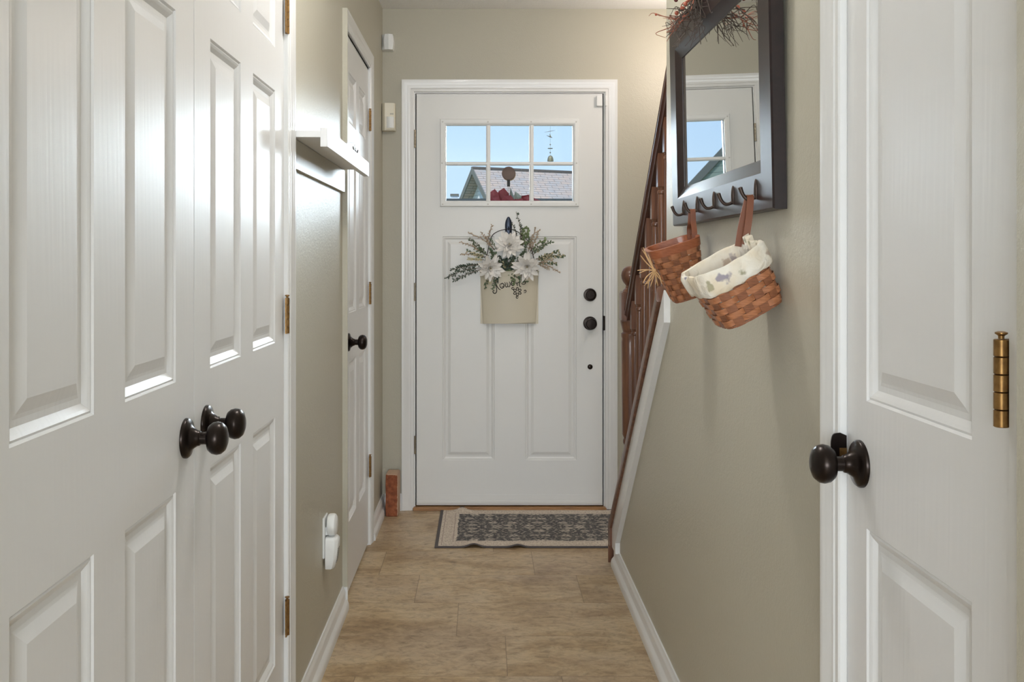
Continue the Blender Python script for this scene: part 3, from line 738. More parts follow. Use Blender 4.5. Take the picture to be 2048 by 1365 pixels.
# ------------------------------------------------------------------ alarm boxes in the corner
sn = empty('motion_sensor', (-0.465, YF, 1.86), 'ivory motion detector mounted low in the corner above the brick, under the white box', 'motion sensor')
b = MB(); z0, z1 = H + (CY - 260) / scl * .985, H + (CY - 205) / scl * .985
FP = [(XL + .0015, YF), (XL + .0015, YF - .040), (XL + .008, YF - .052), (XL + .018, YF - .060), (XL + .060, YF - .054), (XL + .066, YF - .046), (XL + .066, YF)]
b.prism(FP, lambda x, y: Vector((x, y, z0)), lambda x, y: Vector((x, y, z1))); b.build('sensor_body', M['ivory'], sn, smooth=25)
b = MB()
for i in range(3): b.box(XL + .044 + i * .006, XL + .046 + i * .006, YF - .0595, YF - .055, z0 + .077, z0 + .083)
b.build('indicator_slot', M['vent'], sn)
b = MB(); pts = []
for i in range(9):
    a = PI * i / 8; pts.append((XL + .043 - .0185 * math.cos(a), YF - .055 - .010 * math.sin(a)))
b.prism(pts, lambda x, y: Vector((x, y, z0 + .012)), lambda x, y: Vector((x, y, z0 + .066))); b.build('sensor_lens', M['plastic'], sn, smooth=40)
MB().box(XL + .022, XL + .066, YF - .068, YF - .05, z0 + .004, z0 + .011, 0.002).build('lens_ledge', M['ivory'], sn)
b = MB(); z0, z1 = H + (CY - 97) / scl * .985, H + (CY - 66) / scl * .985
rows_ = []
for i in range(9):
    t_ = i / 8; zz = z0 + (z1 - z0) * t_; pin = 0.004 * math.sin(PI * t_); bul = 0.006 * math.sin(PI * t_)
    rows_.append([b.bm.verts.new(p) for p in ((XL + .0015, YF - .0005, zz), (XL + .0015, YF - .034, zz), (XL + .017 - pin, YF - .052, zz), (XL + .035, YF - .056 - bul * .5, zz), (XL + .054 + bul * .7, YF - .048, zz), (XL + .056 + bul * .7, YF - .0005, zz))])
for p, q in zip(rows_, rows_[1:]):
    for j in range(6): b.bm.faces.new((p[j], p[(j + 1) % 6], q[(j + 1) % 6], q[j]))
b.bm.faces.new(rows_[0]); b.bm.faces.new(rows_[-1][::-1])
tag(b.build('siren_box', M['plastic'], smooth=35, org=(XL + .03, YF, z0)), 'small white alarm box high in the corner just below the ceiling', 'alarm')

# ------------------------------------------------------------------ outlet with two plug-ins
b = MB().box(XL, XL + .006, 2.982, 3.052, .306, .4325, 0.002)
tag(b.build('outlet_plate', M['plastic'], org=(XL, 3.017, .306)), 'white outlet cover plate low on the beige wall behind the plug-ins', 'outlet')
b = MB().lathe([(.026, 0), (.031, .002), (.034, .007), (.0345, .018), (.033, .024), (.027, .0285), (.012, .030), (0, .030)], (XL + .0105, 3.018, .4035), (1, 0, 0), 36)
b.box(XL + .006, XL + .013, 3.000, 3.036, .375, .40, .001)
tag(b.build('plug_in_air_freshener', M['plastic'], smooth=35, org=(XL, 3.018, .4)), 'round white plug-in disc in the upper socket of the outlet', 'air freshener')
pg = empty('plug_in_detector', (XL, 3.017, .275), 'boxy white plug-in with slotted face in the lower socket of the outlet', 'plug-in')
b = MB(); rows_ = []
for (z, x1_, y0_, y1_) in ((.272, .030, 2.990, 3.036), (.276, .0345, 2.987, 3.040), (.300, .041, 2.984, 3.044), (.340, .0455, 2.984, 3.046), (.360, .0455, 2.986, 3.046), (.3675, .040, 2.990, 3.042), (.3695, .030, 2.995, 3.036)):
    x_ = XL + .0075
    rows_.append([b.bm.verts.new(p) for p in ((x_, y0_, z), (XL + x1_ * .8, y0_ - .001, z), (XL + x1_, y0_ + .008, z), (XL + x1_ + .001, (y0_ + y1_) / 2, z), (XL + x1_, y1_ - .008, z), (XL + x1_ * .8, y1_ + .001, z), (x_, y1_, z))])
for p, q in zip(rows_, rows_[1:]):
    for j in range(7): b.bm.faces.new((p[j], p[(j + 1) % 7], q[(j + 1) % 7], q[j]))
b.bm.faces.new(rows_[0]); b.bm.faces.new(rows_[-1][::-1]); b.build('detector_body', M['plastic'], pg, smooth=40)
b = MB()
for i in range(8):
    zz = .290 + i * .006; xf = .041 + (zz - .300) * .11 if zz > .300 else .0345 + (zz - .276) * .27
    b.box(XL + xf - .004, XL + xf + .0016, 2.999, 3.027, zz, zz + .0022)
b.build('vent_slot', M['vent'], pg)

# ------------------------------------------------------------------ brick
m = new_mat('old_red_brick', srgb(150, 80, 50), 0.9); k = N(m); v = k.coords()
n1 = k.noise(v, 45, 5, 0.6); c = k.ramp(n1, [(0.3, srgb(112, 62, 40)), (0.55, srgb(150, 86, 56)), (0.8, srgb(178, 114, 80))])
g = k.n('ShaderNodeTexCoord'); sp = k.n('ShaderNodeSeparateXYZ'); k.l(g.outputs['Object'], sp.inputs[0])
top = k.math('GREATER_THAN', k.math('ADD', sp.outputs['Z'], k.math('MULTIPLY', n1, 0.012)), 0.2055)
edge = k.math('GREATER_THAN', k.math('ADD', sp.outputs['X'], k.math('MULTIPLY', n1, 0.010)), 0.0315)
c = k.mix(k.math('MAXIMUM', top, edge), c, srgb(190, 160, 136))
spk = k.math('GREATER_THAN', k.noise(v, 130, 2), 0.78); c = k.mix(spk, c, srgb(214, 190, 170)); k.l(c, k.b.inputs['Base Color']); k.bump(n1, 0.9, 0.003); M['brick'] = m
b = MB(); b.box(-0.029, 0.029, -0.05, 0.05, 0, 0.205, 0.004, 3)
bmesh.ops.subdivide_edges(b.bm, edges=b.bm.edges[:], cuts=3, use_grid_fill=True)
for v_ in b.bm.verts:
    nn = noise.noise(v_.co * 30); v_.co.x += nn * .0012; v_.co.y += nn * .001
br = b.build('brick', M['brick'], smooth=40, org=(0, 0, 0)); br.location = (-0.4385, 4.672, 0.0005); br.rotation_euler.z = R(-2)
tag(br, 'old red brick standing on end on the floor in the corner beside the front door', 'brick')

# ------------------------------------------------------------------ rug
m = new_mat('woven_grey_and_cream_rug', srgb(90, 86, 84), 0.95); k = N(m)
g = k.n('ShaderNodeTexCoord'); sp = k.n('ShaderNodeSeparateXYZ'); k.l(g.outputs['Object'], sp.inputs[0])
ax = k.math('ABSOLUTE', sp.outputs['X']); ay = k.math('ABSOLUTE', sp.outputs['Y'])
HX, HYr = 0.46, 0.312
dx = k.math('SUBTRACT', HX, ax); dy = k.math('SUBTRACT', HYr, ay)
v = g.outputs['Object']; wob = k.math('MULTIPLY', k.math('SUBTRACT', k.noise(v, 28, 3), 0.5), 0.020)
d = k.math('MINIMUM', dx, dy)
cm = k.n('ShaderNodeCombineXYZ'); k.l(ax, cm.inputs[0]); k.l(ay, cm.inputs[1])
def motif(scale, thr, rnd, metric='MANHATTAN', sy=1.6):
    mp_ = k.n('ShaderNodeMapping'); mp_.inputs['Scale'].default_value = (1, 1 / sy * 1.3, 1); k.l(cm.outputs[0], mp_.inputs[0])
    vo_ = k.n('ShaderNodeTexVoronoi', voronoi_dimensions='2D', distance=metric); vo_.inputs['Scale'].default_value = scale; vo_.inputs['Randomness'].default_value = rnd
    k.l(mp_.outputs[0], vo_.inputs['Vector']); return k.math('LESS_THAN', vo_.outputs['Distance'], thr), vo_
mA, _ = motif(11, 0.26, 0.5, sy=0.9); mA2, _ = motif(11, 0.10, 0.5, sy=0.9)
mB, _ = motif(34, 0.27, 0.75, sy=0.8)
mC, voc = motif(80, 0.24, 1.0, 'EUCLIDEAN')
fieldpat = k.math('MINIMUM', 1.0, k.math('ADD', k.math('MULTIPLY', k.math('SUBTRACT', mA, mA2), 0.85), k.math('ADD', k.math('MULTIPLY', mB, 0.75), k.math('MULTIPLY', mC, 0.30))))
fade = k.ramp(k.noise(v, 9, 4), [(0.35, (0.55, 0.55, 0.55, 1)), (0.7, (1, 1, 1, 1))])
dark = k.ramp(k.noise(v, 60, 4, 0.7), [(0.3, srgb(62, 60, 62)), (0.7, srgb(98, 95, 93))])
cream = k.ramp(k.noise(v, 90, 3, 0.7), [(0.3, srgb(188, 174, 158)), (0.7, srgb(218, 206, 190))])
cfield = k.mix(k.math('MULTIPLY', fieldpat, fade), dark, cream)
mD, _ = motif(70, 0.20, 0.9, 'EUCLIDEAN'); mE, _ = motif(34, 0.10, 0.4)
guard = k.math('MAXIMUM', k.math('COMPARE', d, 0.028, 0.0016), k.math('COMPARE', d, 0.076, 0.0016))
cb = k.mix(k.math('MULTIPLY', k.math('MAXIMUM', guard, k.math('MULTIPLY', k.math('MAXIMUM', mD, mE), 0.8)), 0.6), cream, srgb(126, 100, 92))
isfield = k.math('GREATER_THAN', k.math('ADD', d, k.math('MULTIPLY', wob, 0.9)), 0.092)
c = k.mix(isfield, cb, cfield)
c = k.mix(k.math('LESS_THAN', d, 0.014), c, srgb(88, 82, 82))
k.l(c, k.b.inputs['Base Color']); k.bump(k.noise(v, 420, 2), 0.6, 0.002); M['rug'] = m
b = MB(); nx_, ny_ = 92, 40; g_ = []
cxr, cyr = 0.251, 4.430
def rz(x, y):
    z = 0.006; e_ = max(0, (-y - HYr + 0.09) / 0.09)
    for xc, wd, hh in ((-0.292, .030, .016), (-0.105, .028, .012)): z += hh * math.exp(-((x - xc) / wd) ** 2) * e_ ** 1.5
    e2 = max(0, (y - HYr + 0.10) / 0.10); z += .014 * math.exp(-((x + .355) / .03) ** 2) * e2
    return z + 0.0006 * noise.noise(Vector((x * 20, y * 20, 0)))
for i in range(nx_ + 1):
    row_ = []
    for j in range(ny_ + 1):
        x, y = -HX + 2 * HX * i / nx_, -HYr + 2 * HYr * j / ny_
        z = rz(x, y); row_.append((b.bm.verts.new((x, y, z)), b.bm.verts.new((x, y, z - 0.005))))
    g_.append(row_)
for i in range(nx_):
    for j in range(ny_):
        b.bm.faces.new([g_[i][j][0], g_[i + 1][j][0], g_[i + 1][j + 1][0], g_[i][j + 1][0]]); b.bm.faces.new([g_[i][j][1], g_[i][j + 1][1], g_[i + 1][j + 1][1], g_[i + 1][j][1]])
for i in range(nx_):
    for j in (0, ny_): b.bm.faces.new([g_[i][j][0], g_[i][j][1], g_[i + 1][j][1], g_[i + 1][j][0]])
for j in range(ny_):
    for i in (0, nx_): b.bm.faces.new([g_[i][j][0], g_[i][j + 1][0], g_[i][j + 1][1], g_[i][j][1]])
rg = b.build('rug', M['rug'], smooth=40, org=(0, 0, 0)); rg.location = (cxr, cyr, 0)
tag(rg, 'small grey and cream oriental patterned rug lying in front of the front door', 'rug')

# ------------------------------------------------------------------ flower pocket on the front door
YP = YF - 0.028
pk = empty('hanging_pocket', (0.127, YF, 0.915), 'cream metal wall pocket with cut-out lettering hanging on the front door and holding flowers', 'wall pocket')
M['cream'] = new_mat('cream_enamel', srgb(208, 200, 180), 0.45, coat=0.1)
scp = F / (YF - 0.03)
pp = lambda px, py, y=YF - 0.03: Vector(((px - CX) * y / F, y, H - (py - CY) * y / F))
tl, tr_, bl, br_ = pp(960, 544), pp(1078, 543), pp(965.5, 648.5), pp(1072, 646)
b = MB(); cols = []; NU = 24
def pock(u, v_, off=0.0):                        # u across 0-1, v down 0-1; curved front
    a = tl.lerp(tr_, u).lerp(bl.lerp(br_, u), v_); bul = math.sin(PI * min(1, max(0, u))) ** 0.5
    dep = 0.006 + (0.040 - 0.016 * v_) * bul
    return Vector((a.x, YF - dep - off, a.z))
for i in range(NU + 1):
    u = 0.5 - 0.5 * math.cos(PI * i / NU); cols.append([(b.bm.verts.new(pock(u, j / 8)), b.bm.verts.new(pock(u, j / 8, -0.0015))) for j in range(9)])
for p, q in zip(cols, cols[1:]):
    for j in range(8):
        b.bm.faces.new((p[j][0], q[j][0], q[j + 1][0], p[j + 1][0])); b.bm.faces.new((p[j][1], p[j + 1][1], q[j + 1][1], q[j][1]))
    for j in (0, 8): b.bm.faces.new((p[j][0], p[j][1], q[j][1], q[j][0]))
b.box(tl.x + .002, tr_.x - .002, YF - .0045, YF - .003, bl.z, tl.z + .012)
b.prism([(pock(0.5 - 0.5 * math.cos(PI * i / NU), 1).x, pock(0.5 - 0.5 * math.cos(PI * i / NU), 1).y) for i in range(NU + 1)] + [(bl.x + .10, YF - .004), (bl.x, YF - .004)],
        lambda x, y: Vector((x, y, bl.z + .001)), lambda x, y: Vector((x, y, bl.z + .0025)))
b.build('pocket_body', M['cream'], pk, smooth=50)
b = MB()
for (v0, r0) in ((0.0, .0022), (0.085, .0014)): b.tube([pock(0.5 - 0.5 * math.cos(PI * i / 20), v0, .001) for i in range(21)], r0, 8)
b.build('rolled_rim', M['cream'], pk, smooth=60)
# lettering and flower motif cut through the metal (drawn at 10.5 px per picture px)
def ink(cx, cy, off=0.0006):
    px, py = 950 + cx / 10.5, 530 + cy / 10.5
    v_ = (py - 543.5) / (648 - 543.5); lx = 960 + 5.5 * v_; rx = 1077.5 - 5.5 * v_
    return pock((px - lx) / (rx - lx), v_, off)
strokes = [
 ([(380, 340), (400, 290), (440, 268), (475, 300), (486, 350), (478, 405)], 1.0), ([(412, 372), (440, 440), (456, 520), (448, 575), (420, 600), (390, 590), (376, 560), (392, 536), (410, 548)], 1.3), ([(360, 398), (400, 384), (448, 372)], .8),
 ([(418, 300), (436, 380), (462, 450), (500, 505), (535, 526)], 1.3),
 ([(560, 388), (525, 410), (525, 455), (555, 488), (592, 478), (608, 440), (596, 404), (566, 386), (556, 420)], 1.3), ([(596, 440), (575, 462), (556, 440)], .8),
 ([(612, 362), (632, 400), (638, 450), (662, 470), (684, 440), (680, 372)], 1.2), ([(684, 440), (700, 462), (724, 452), (734, 400), (716, 352)], 1.2), ([(650, 366), (662, 420)], .8),
 ([(766, 402), (800, 392), (814, 362), (790, 344), (762, 366), (758, 410), (780, 436), (812, 432), (832, 404)], 1.3),
 ([(862, 372), (878, 410), (886, 452)], 1.3), ([(880, 404), (902, 372), (924, 384), (928, 430), (944, 462), (966, 466)], 1.3),
 ([(1048, 306), (1008, 312), (996, 340), (1022, 362), (1052, 372), (1048, 402), (1010, 414), (978, 400), (984, 384)], 1.2), ([(1040, 300), (1082, 302)], .8),
 ([(820, 490), (796, 474), (770, 488), (776, 514), (804, 518), (812, 500)], 1.1), ([(1022, 592), (1056, 590), (1070, 560), (1052, 538), (1030, 552), (1034, 570)], 1.1), ([(906, 690), (884, 712), (864, 692), (872, 664), (896, 666), (898, 684)], 1.2)]
for i in range(6):
    a = R(90 + 60 * i); ca, sa = math.cos(a), -math.sin(a); cx0, cy0 = 886, 570
    f = lambda r, t_: (cx0 + ca * r - sa * t_, cy0 + sa * r + ca * t_)
    strokes.append(([f(24, 0), f(48, -20), f(78, -18), f(88, 0), f(78, 18), f(48, 20), f(24, 0)], 1.15))
b = MB()
for pts, wd in strokes:
    path = smooth_path([ink(*p) for p in pts], 5); nn = len(path)
    b.tube(path, [0.00145 * wd * (0.45 + 0.75 * math.sin(PI * min(1, (i_ + .5) / nn)) ** .5) for i_ in range(nn)], 6, flat=((0, 1, 0), 0.35))
b.build('cutout_lettering', new_mat('dark_cutout', srgb(40, 34, 28), 0.8), pk)
wire = MB()
wp = [pock(0.03, 0.0), pp(975, 505), pp(983, 474), pp(996, 463), pp(1010, 459), pp(1017, 458), pp(1024, 459), pp(1042, 468), pp(1060, 490), pock(0.97, 0)]
for p_ in wp[1:-1]: p_.y = YF - .012
wire.tube(smooth_path(wp, 6), 0.0019, 8); wire.build('wire_handle', M['bronze'], pk, smooth=60)
# dark oval hook stuck on the door
hk2 = MB(); a0 = pp(1017, 434, YF); a1 = pp(1017, 470, YF)
pts_ = []
for i in range(11): pts_.append(a0.lerp(a1, i / 10) - Vector((0, 0.003, 0)))
hk2.tube(pts_, [.004, .0095, .0135, .0155, .0165, .0170, .0170, .0168, .0165, .0160, .0140], 20, flat=((0, 1, 0), .28))
hk2.tube(smooth_path([a0.lerp(a1, .55) - Vector((0, .008, 0)), a0.lerp(a1, .72) - Vector((0, .020, 0)), a0.lerp(a1, .60) - Vector((0, .026, 0))], 4), .003, 8)
M['navy'] = new_mat('dark_blue_black_metal', srgb(38, 46, 62), 0.3, 0.5)
tag(hk2.build('door_hook', M['navy'], smooth=60, org=a1), 'dark oval adhesive hook on the front door holding up the flower pocket', 'hook')

# artificial flowers and greenery in the pocket
arr = empty('flower_arrangement', pp(1018, 548, YF - .02), 'artificial white flowers with leafy sprigs filling the pocket on the front door', 'flowers')
m = new_mat('white_silk_petal', srgb(246, 242, 236), 0.7); m.node_tree.nodes['Principled BSDF'].inputs['Subsurface Weight'].default_value = 0.0; M['petal'] = m
M['leaf'] = new_mat('dusty_green_leaf', srgb(94, 112, 86), 0.55); M['leaf_light'] = new_mat('light_green_leaf', srgb(124, 140, 100), 0.55)
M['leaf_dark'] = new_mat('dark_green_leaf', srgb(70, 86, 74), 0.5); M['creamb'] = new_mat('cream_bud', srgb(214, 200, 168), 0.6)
M['pinkb'] = new_mat('pinkish_tan_bud', srgb(194, 174, 152), 0.6); M['stem'] = new_mat('brown_stem', srgb(110, 90, 72), 0.7); M['yell'] = new_mat('cream_yellow_bud', srgb(222, 212, 172), 0.5)
def petal(b, org, d, side, L, W, curl, nrm):
    nseg = 6; prev = None
    for i in range(nseg + 1):
        t_ = i / nseg; w_ = W * (math.sin(PI * (0.10 + 0.84 * t_ ** 0.85)) ** 0.8) if i < nseg else 0.0
        c_ = org + d * (L * t_) + nrm * (curl * L * t_ * t_)
        cur = [c_ - side * w_ + nrm * w_ * .55, c_, c_ + side * w_ + nrm * w_ * .55] if w_ > 0 else [c_] * 3
        cur = [b.bm.verts.new(x) for x in cur]
        if prev:
            for j in range(2): b.bm.faces.new((prev[j], prev[j + 1], cur[j + 1], cur[j]))
        prev = cur
def flower(px, py, rad, y, tilt, seed):
    rng = random.Random(seed); c_ = pp(px, py, y); b = MB()
    q = Matrix.Rotation(R(tilt[0]), 3, 'X') @ Matrix.Rotation(R(tilt[1]), 3, 'Z')
    for (cnt, l_, el, w_) in ((13, 1.0, 10, .165), (12, .90, 28, .165), (10, .72, 46, .16), (8, .50, 62, .16), (5, .30, 76, .15)):
        for i in range(cnt):
            a = 2 * PI * (i + rng.uniform(-.2, .2)) / cnt + rng.uniform(0, .3) + l_ * 5; e_ = R(el + rng.uniform(-8, 8))
            d = q @ Vector((math.cos(a) * math.cos(e_), -math.sin(e_), math.sin(a) * math.cos(e_)))
            nr = q @ Vector((-math.cos(a) * math.sin(e_), -math.cos(e_), -math.sin(a) * math.sin(e_)))
            petal(b, c_, d, d.cross(nr).normalized(), rad * l_ * rng.uniform(.85, 1.1), rad * w_ * rng.uniform(.85, 1.1), rng.uniform(-.05, .30), nr)
    f_ = b.build('flower', M['petal'], arr, smooth=60, weld=True)
    cb_ = MB()
    for i in range(10):
        a = rng.uniform(0, 2 * PI); cb_.tube([c_, c_ + q @ Vector((math.cos(a) * .005, -.020, math.sin(a) * .005))], [.0012, .0018], 5)
    cb_.build('flower_centre', M['creamb'], f_, smooth=60)
flower(1018.5, 491, 0.077, YF - 0.070, (-12, 0), 1)
flower(979.5, 536, 0.072, YF - 0.062, (8, 12), 2)
flower(1055, 533, 0.078, YF - 0.066, (6, -10), 3)
def sprig(p0, p1, bend, kind, dens, size, seed, y0=YF - .030, y1=YF - .045, name='leafy_sprig'):
    rng = random.Random(seed); a, c_ = pp(*p0, y0), pp(*p1, y1); md = a.lerp(c_, .5) + Vector((bend[0], rng.uniform(-.02, 0), bend[1]))
    path = smooth_path([a, md, c_], 8); n = len(path)
    lm = {'g': M['leaf'], 'l': M['leaf_light'], 'd': M['leaf_dark'], 'c': M['leaf'], 'p': M['pinkb'], 'y': M['yell']}[kind]
    b = MB(); b.tube(path, [.0012 * (1 - .6 * i / n) + .0003 for i in range(n)], 5)
    root_ = b.build(name, M['stem'], arr, smooth=60)
    lb = MB(); L = sum((q - p).length for p, q in zip(path, path[1:]))
    cnt = max(5, int(L / 0.0042 * dens)); bud = MB(); nb = 0
    for i in range(cnt):
        t_ = 0.12 + 0.88 * (i + .5) / cnt; ii = min(n - 2, int(t_ * (n - 1))); p = path[ii].lerp(path[ii + 1], t_ * (n - 1) - ii); d = (path[ii + 1] - path[ii]).normalized()
        rv = Vector((rng.gauss(0, 1), rng.gauss(-.35, .7), rng.gauss(0, 1))); rv = (rv - d * rv.dot(d)).normalized()
        dd = (d * rng.uniform(.2, .9) + rv).normalized(); nr = dd.cross(Vector((rng.gauss(0, .5), 1, rng.gauss(0, .5)))).cross(dd)
        nr = nr.normalized() if nr.length > .01 else Vector((0, -1, 0))
        if kind in 'py' or (kind == 'c' and rng.random() < .55):
            off = rng.uniform(.002, .006) * (1.6 if kind == 'c' else 1); bud.tube([p, p + dd * off * .5, p + dd * (off + .003), p + dd * (off + .006)], [.0006, .0022, .0024, .0006], 6); nb += 1
            if kind == 'p' and rng.random() < .7: continue
            if kind == 'y': continue
        sz = size * rng.uniform(.7, 1.25)
        st_ = p + dd * rng.uniform(0, .003); wd_ = {'g': .30, 'l': .52, 'd': .24, 'c': .38, 'p': .2, 'y': .2}[kind]
        petal(lb, st_, dd, dd.cross(nr).normalized(), sz, sz * wd_, rng.uniform(-.3, .3), nr)
    if len(lb.bm.verts): tag(lb.build('leaves', lm if kind != 'p' else M['leaf'], root_, smooth=60), kind='stuff')
    if nb: tag(bud.build('buds', {'c': M['creamb'], 'p': M['pinkb'], 'y': M['yell']}[kind], root_, smooth=60), kind='stuff')
SP = [((962, 536), (893, 556), (0, .012), 'd', 1.3, .013), ((960, 530), (903, 541), (0, .006), 'd', 1.2, .013), ((965, 538), (908, 561), (0, .004), 'd', 1.0, .012), ((970, 530), (920, 534), (0, .004), 'd', .9, .012),
      ((1040, 490), (1032, 424), (.012, 0), 'd', .55, .012), ((1037, 480), (1024, 446), (0, 0), 'd', .8, .010), ((1044, 486), (1040, 450), (0, 0), 'd', .8, .010),
      ((1044, 496), (1056, 455), (.004, 0), 'l', .9, .013), ((1040, 496), (1048, 457), (0, 0), 'l', .7, .012), ((1050, 500), (1060, 478), (0, 0), 'g', 1.0, .013),
      ((1060, 506), (1079, 459), (0, 0), 'p', .9, .010), ((1058, 500), (1072, 455), (0, 0), 'p', .8, .008), ((1056, 506), (1064, 470), (0, 0), 'p', .9, .010),
      ((1062, 508), (1103, 484), (-.004, .012), 'g', .8, .013), ((1060, 502), (1092, 478), (0, .004), 'l', .8, .011), ((1066, 510), (1088, 492), (0, 0), 'c', .9, .011),
      ((1070, 522), (1128, 511), (0, .006), 'c', 1.25, .012), ((1070, 520), (1118, 503), (0, .004), 'c', 1.1, .011), ((1074, 526), (1113, 527), (0, .002), 'c', 1.2, .011), ((1072, 518), (1108, 512), (0, 0), 'c', 1.2, .011), ((1078, 526), (1106, 520), (0, .004), 'p', 1.0, .010),
      ((1078, 526), (1119, 546), (0, .006), 'p', .8, .006), ((1074, 528), (1098, 538), (0, 0), 'p', .9, .008),
      ((970, 508), (921, 484), (0, .006), 'p', .7, .006), ((972, 505), (938, 478), (0, .004), 'g', 1.0, .011), ((972, 510), (946, 486), (0, -.004), 'g', 1.1, .011), ((972, 514), (922, 508), (0, .004), 'p', .8, .006), ((970, 516), (934, 502), (0, 0), 'c', 1.0, .010),
      ((968, 520), (936, 518), (0, 0), 'y', 1.6, .008), ((970, 514), (946, 507), (0, 0), 'y', 1.5, .008), ((978, 512), (950, 498), (0, 0), 'g', 1.0, .012),
      ((990, 500), (936, 466), (0, .014), 'p', .6, .006), ((986, 497), (962, 465), (0, 0), 'p', .6, .006), ((976, 480), (984, 450), (0, 0), 'p', .9, .005), ((988, 500), (970, 474), (0, 0), 'p', .8, .006), ((995, 500), (978, 478), (0, 0), 'g', .6, .012),
      ((984, 546), (969, 578), (-.002, 0), 'g', 1.1, .011), ((981, 545), (980, 566), (0, 0), 'y', 2.4, .008), ((995, 545), (984, 579), (.006, 0), 'g', 1.0, .012), ((990, 543), (993, 566), (.004, 0), 'd', .9, .013),
      ((1018, 540), (1030, 567), (0, 0), 'l', 1.1, .013), ((1022, 542), (1040, 562), (0, 0), 'g', 1.0, .013), ((1034, 545), (1052, 565), (0, 0), 'g', 1.0, .012), ((1016, 536), (1022, 556), (0, 0), 'l', 1.0, .012), ((1040, 543), (1046, 560), (0, 0), 'd', 1.0, .010),
      ((1010, 535), (998, 512), (0, 0), 'd', 1.4, .014), ((1015, 538), (1030, 512), (0, 0), 'd', 1.4, .014), ((1010, 540), (1018, 515), (0, 0), 'd', 1.4, .015), ((990, 525), (978, 498), (0, 0), 'g', 1.2, .013), ((1000, 530), (988, 505), (0, 0), 'g', 1.2, .014),
      ((1030, 530), (1048, 505), (0, 0), 'g', 1.3, .014), ((1012, 538), (1004, 525), (0, 0), 'y', 1.6, .010), ((1020, 535), (1025, 523), (0, 0), 'l', 1.6, .014), ((1040, 525), (1052, 500), (0, 0), 'g', 1.2, .013), ((1004, 534), (1012, 520), (0, 0), 'd', 1.5, .014)]
for i, (p0, p1, bn, kd, dn, sz) in enumerate(SP): sprig(p0, p1, bn, kd, dn, sz, 100 + i)
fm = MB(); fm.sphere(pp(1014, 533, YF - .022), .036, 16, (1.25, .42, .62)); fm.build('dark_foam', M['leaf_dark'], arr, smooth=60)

# ------------------------------------------------------------------ twig and berry garland over the mirror
gar = empty('berry_garland', mm(2.2, MZ1, 0.02), 'twig garland with rust coloured berries draped over the top of the mirror', 'garland')
rng = random.Random(11); tw = MB(); berries = []
M['twig'] = new_mat('dark_grey_brown_twig', srgb(74, 62, 54), 0.8); M['twig_red'] = new_mat('rusty_twig', srgb(138, 82, 62), 0.7); M['berry'] = new_mat('rust_orange_berry', srgb(160, 82, 58), 0.5); M['berry_dark'] = new_mat('dark_maroon_berry', srgb(92, 36, 38), 0.5)
tr2 = MB()
def twig(a, c_, r=0.0014, forks=3, red=False):
    b = tr2 if red else tw
    md = a.lerp(c_, .5) + Vector((rng.gauss(0, .012), rng.gauss(0, .012), rng.gauss(0, .012))); path = smooth_path([a, md, c_], 5); n = len(path)
    b.tube(path, [r * (1 - .6 * i / n) for i in range(n)], 5)
    if forks:
        for _ in range(forks):
            p = path[rng.randint(2, n - 2)]; d = (c_ - a); d = Vector((d.x + rng.gauss(0, .03), d.y + rng.gauss(0, .03), d.z + rng.gauss(0, .03))) * rng.uniform(.25, .5)
            twig(p, p + d, r * .7, 0, red)
core = [mm(s, MZ1 + .03 + .012 * math.sin(s * 20), .05) for s in [2.24 - .05 * i for i in range(11)]]
tw.tube(smooth_path(core, 3), .004, 6)
def PX(px, py, X): Y = X * F / (px - CX); return Vector((X, Y, H - (py - CY) * Y / F))
g0 = P(1398, -20, 2.22)
ends = [((1374, 30), (1352, 58), 0), ((1385, 8), (1346, 76), 0), ((1390, 0), (1332, 74), 0), ((1392, -5), (1378, 84), 0), ((1395, -5), (1391, 79), 0), ((1380, 20), (1333, 17), 0), ((1388, 5), (1362, 60), 0), ((1396, -8), (1384, 62), 0), ((1378, 22), (1349, 60), 0),
        ((1402, -4), (1446, 47), 0), ((1394, 10), (1370, 70), 0), ((1386, 16), (1400, 60), 0), ((1400, -6), (1398, 58), 0), ((1384, 24), (1355, 45), 0), ((1376, 34), (1358, 20), 0), ((1390, 20), (1388, 70), 0), ((1382, 28), (1364, 56), 0), ((1398, 0), (1406, 30), 0),
        ((1372, 36), (1311, 29), 1), ((1366, 40), (1328, 60), 1), ((1380, 20), (1368, 36), 1), ((1370, 34), (1342, 42), 1), ((1365, 38), (1344, 55), 1)]
for a, c_, rd in ends:
    ya = 2.21 + rng.uniform(-.05, .05); ra = P(*a, ya); rc = P(*c_, ya + rng.uniform(-.05, .04)); twig(g0.lerp(ra, .3), ra, .0016, 0, rd); twig(ra, rc, .0015, 3, rd)
for px, py, r_, dk in ((1365, 17, 9, 0), (1353.5, 26, 8.5, 0), (1352, 0, 8, 1), (1369, 33, 6, 0), (1312, 29, 5, 0), (1371, 8, 8, 0), (1349, 38, 4.5, 0), (1355, 54, 4, 0), (1421, 22, 5, 0), (1376, 2, 7, 0)):
    yb = 2.18; berries.append((P(px, py, yb), r_ / 2 * yb / F * 1.05, dk))
for s in [2.26 - .06 * i for i in range(9)]:
    p0 = mm(s, MZ1 + .03, .05)
    for _ in range(5): twig(p0, p0 + Vector((rng.uniform(-.05, .01), rng.gauss(0, .04), rng.uniform(-.02, .06))), .0013, 1)
    berries.append((p0 + Vector((-.02, rng.gauss(0, .01), rng.uniform(0, .03))), .005, 0))
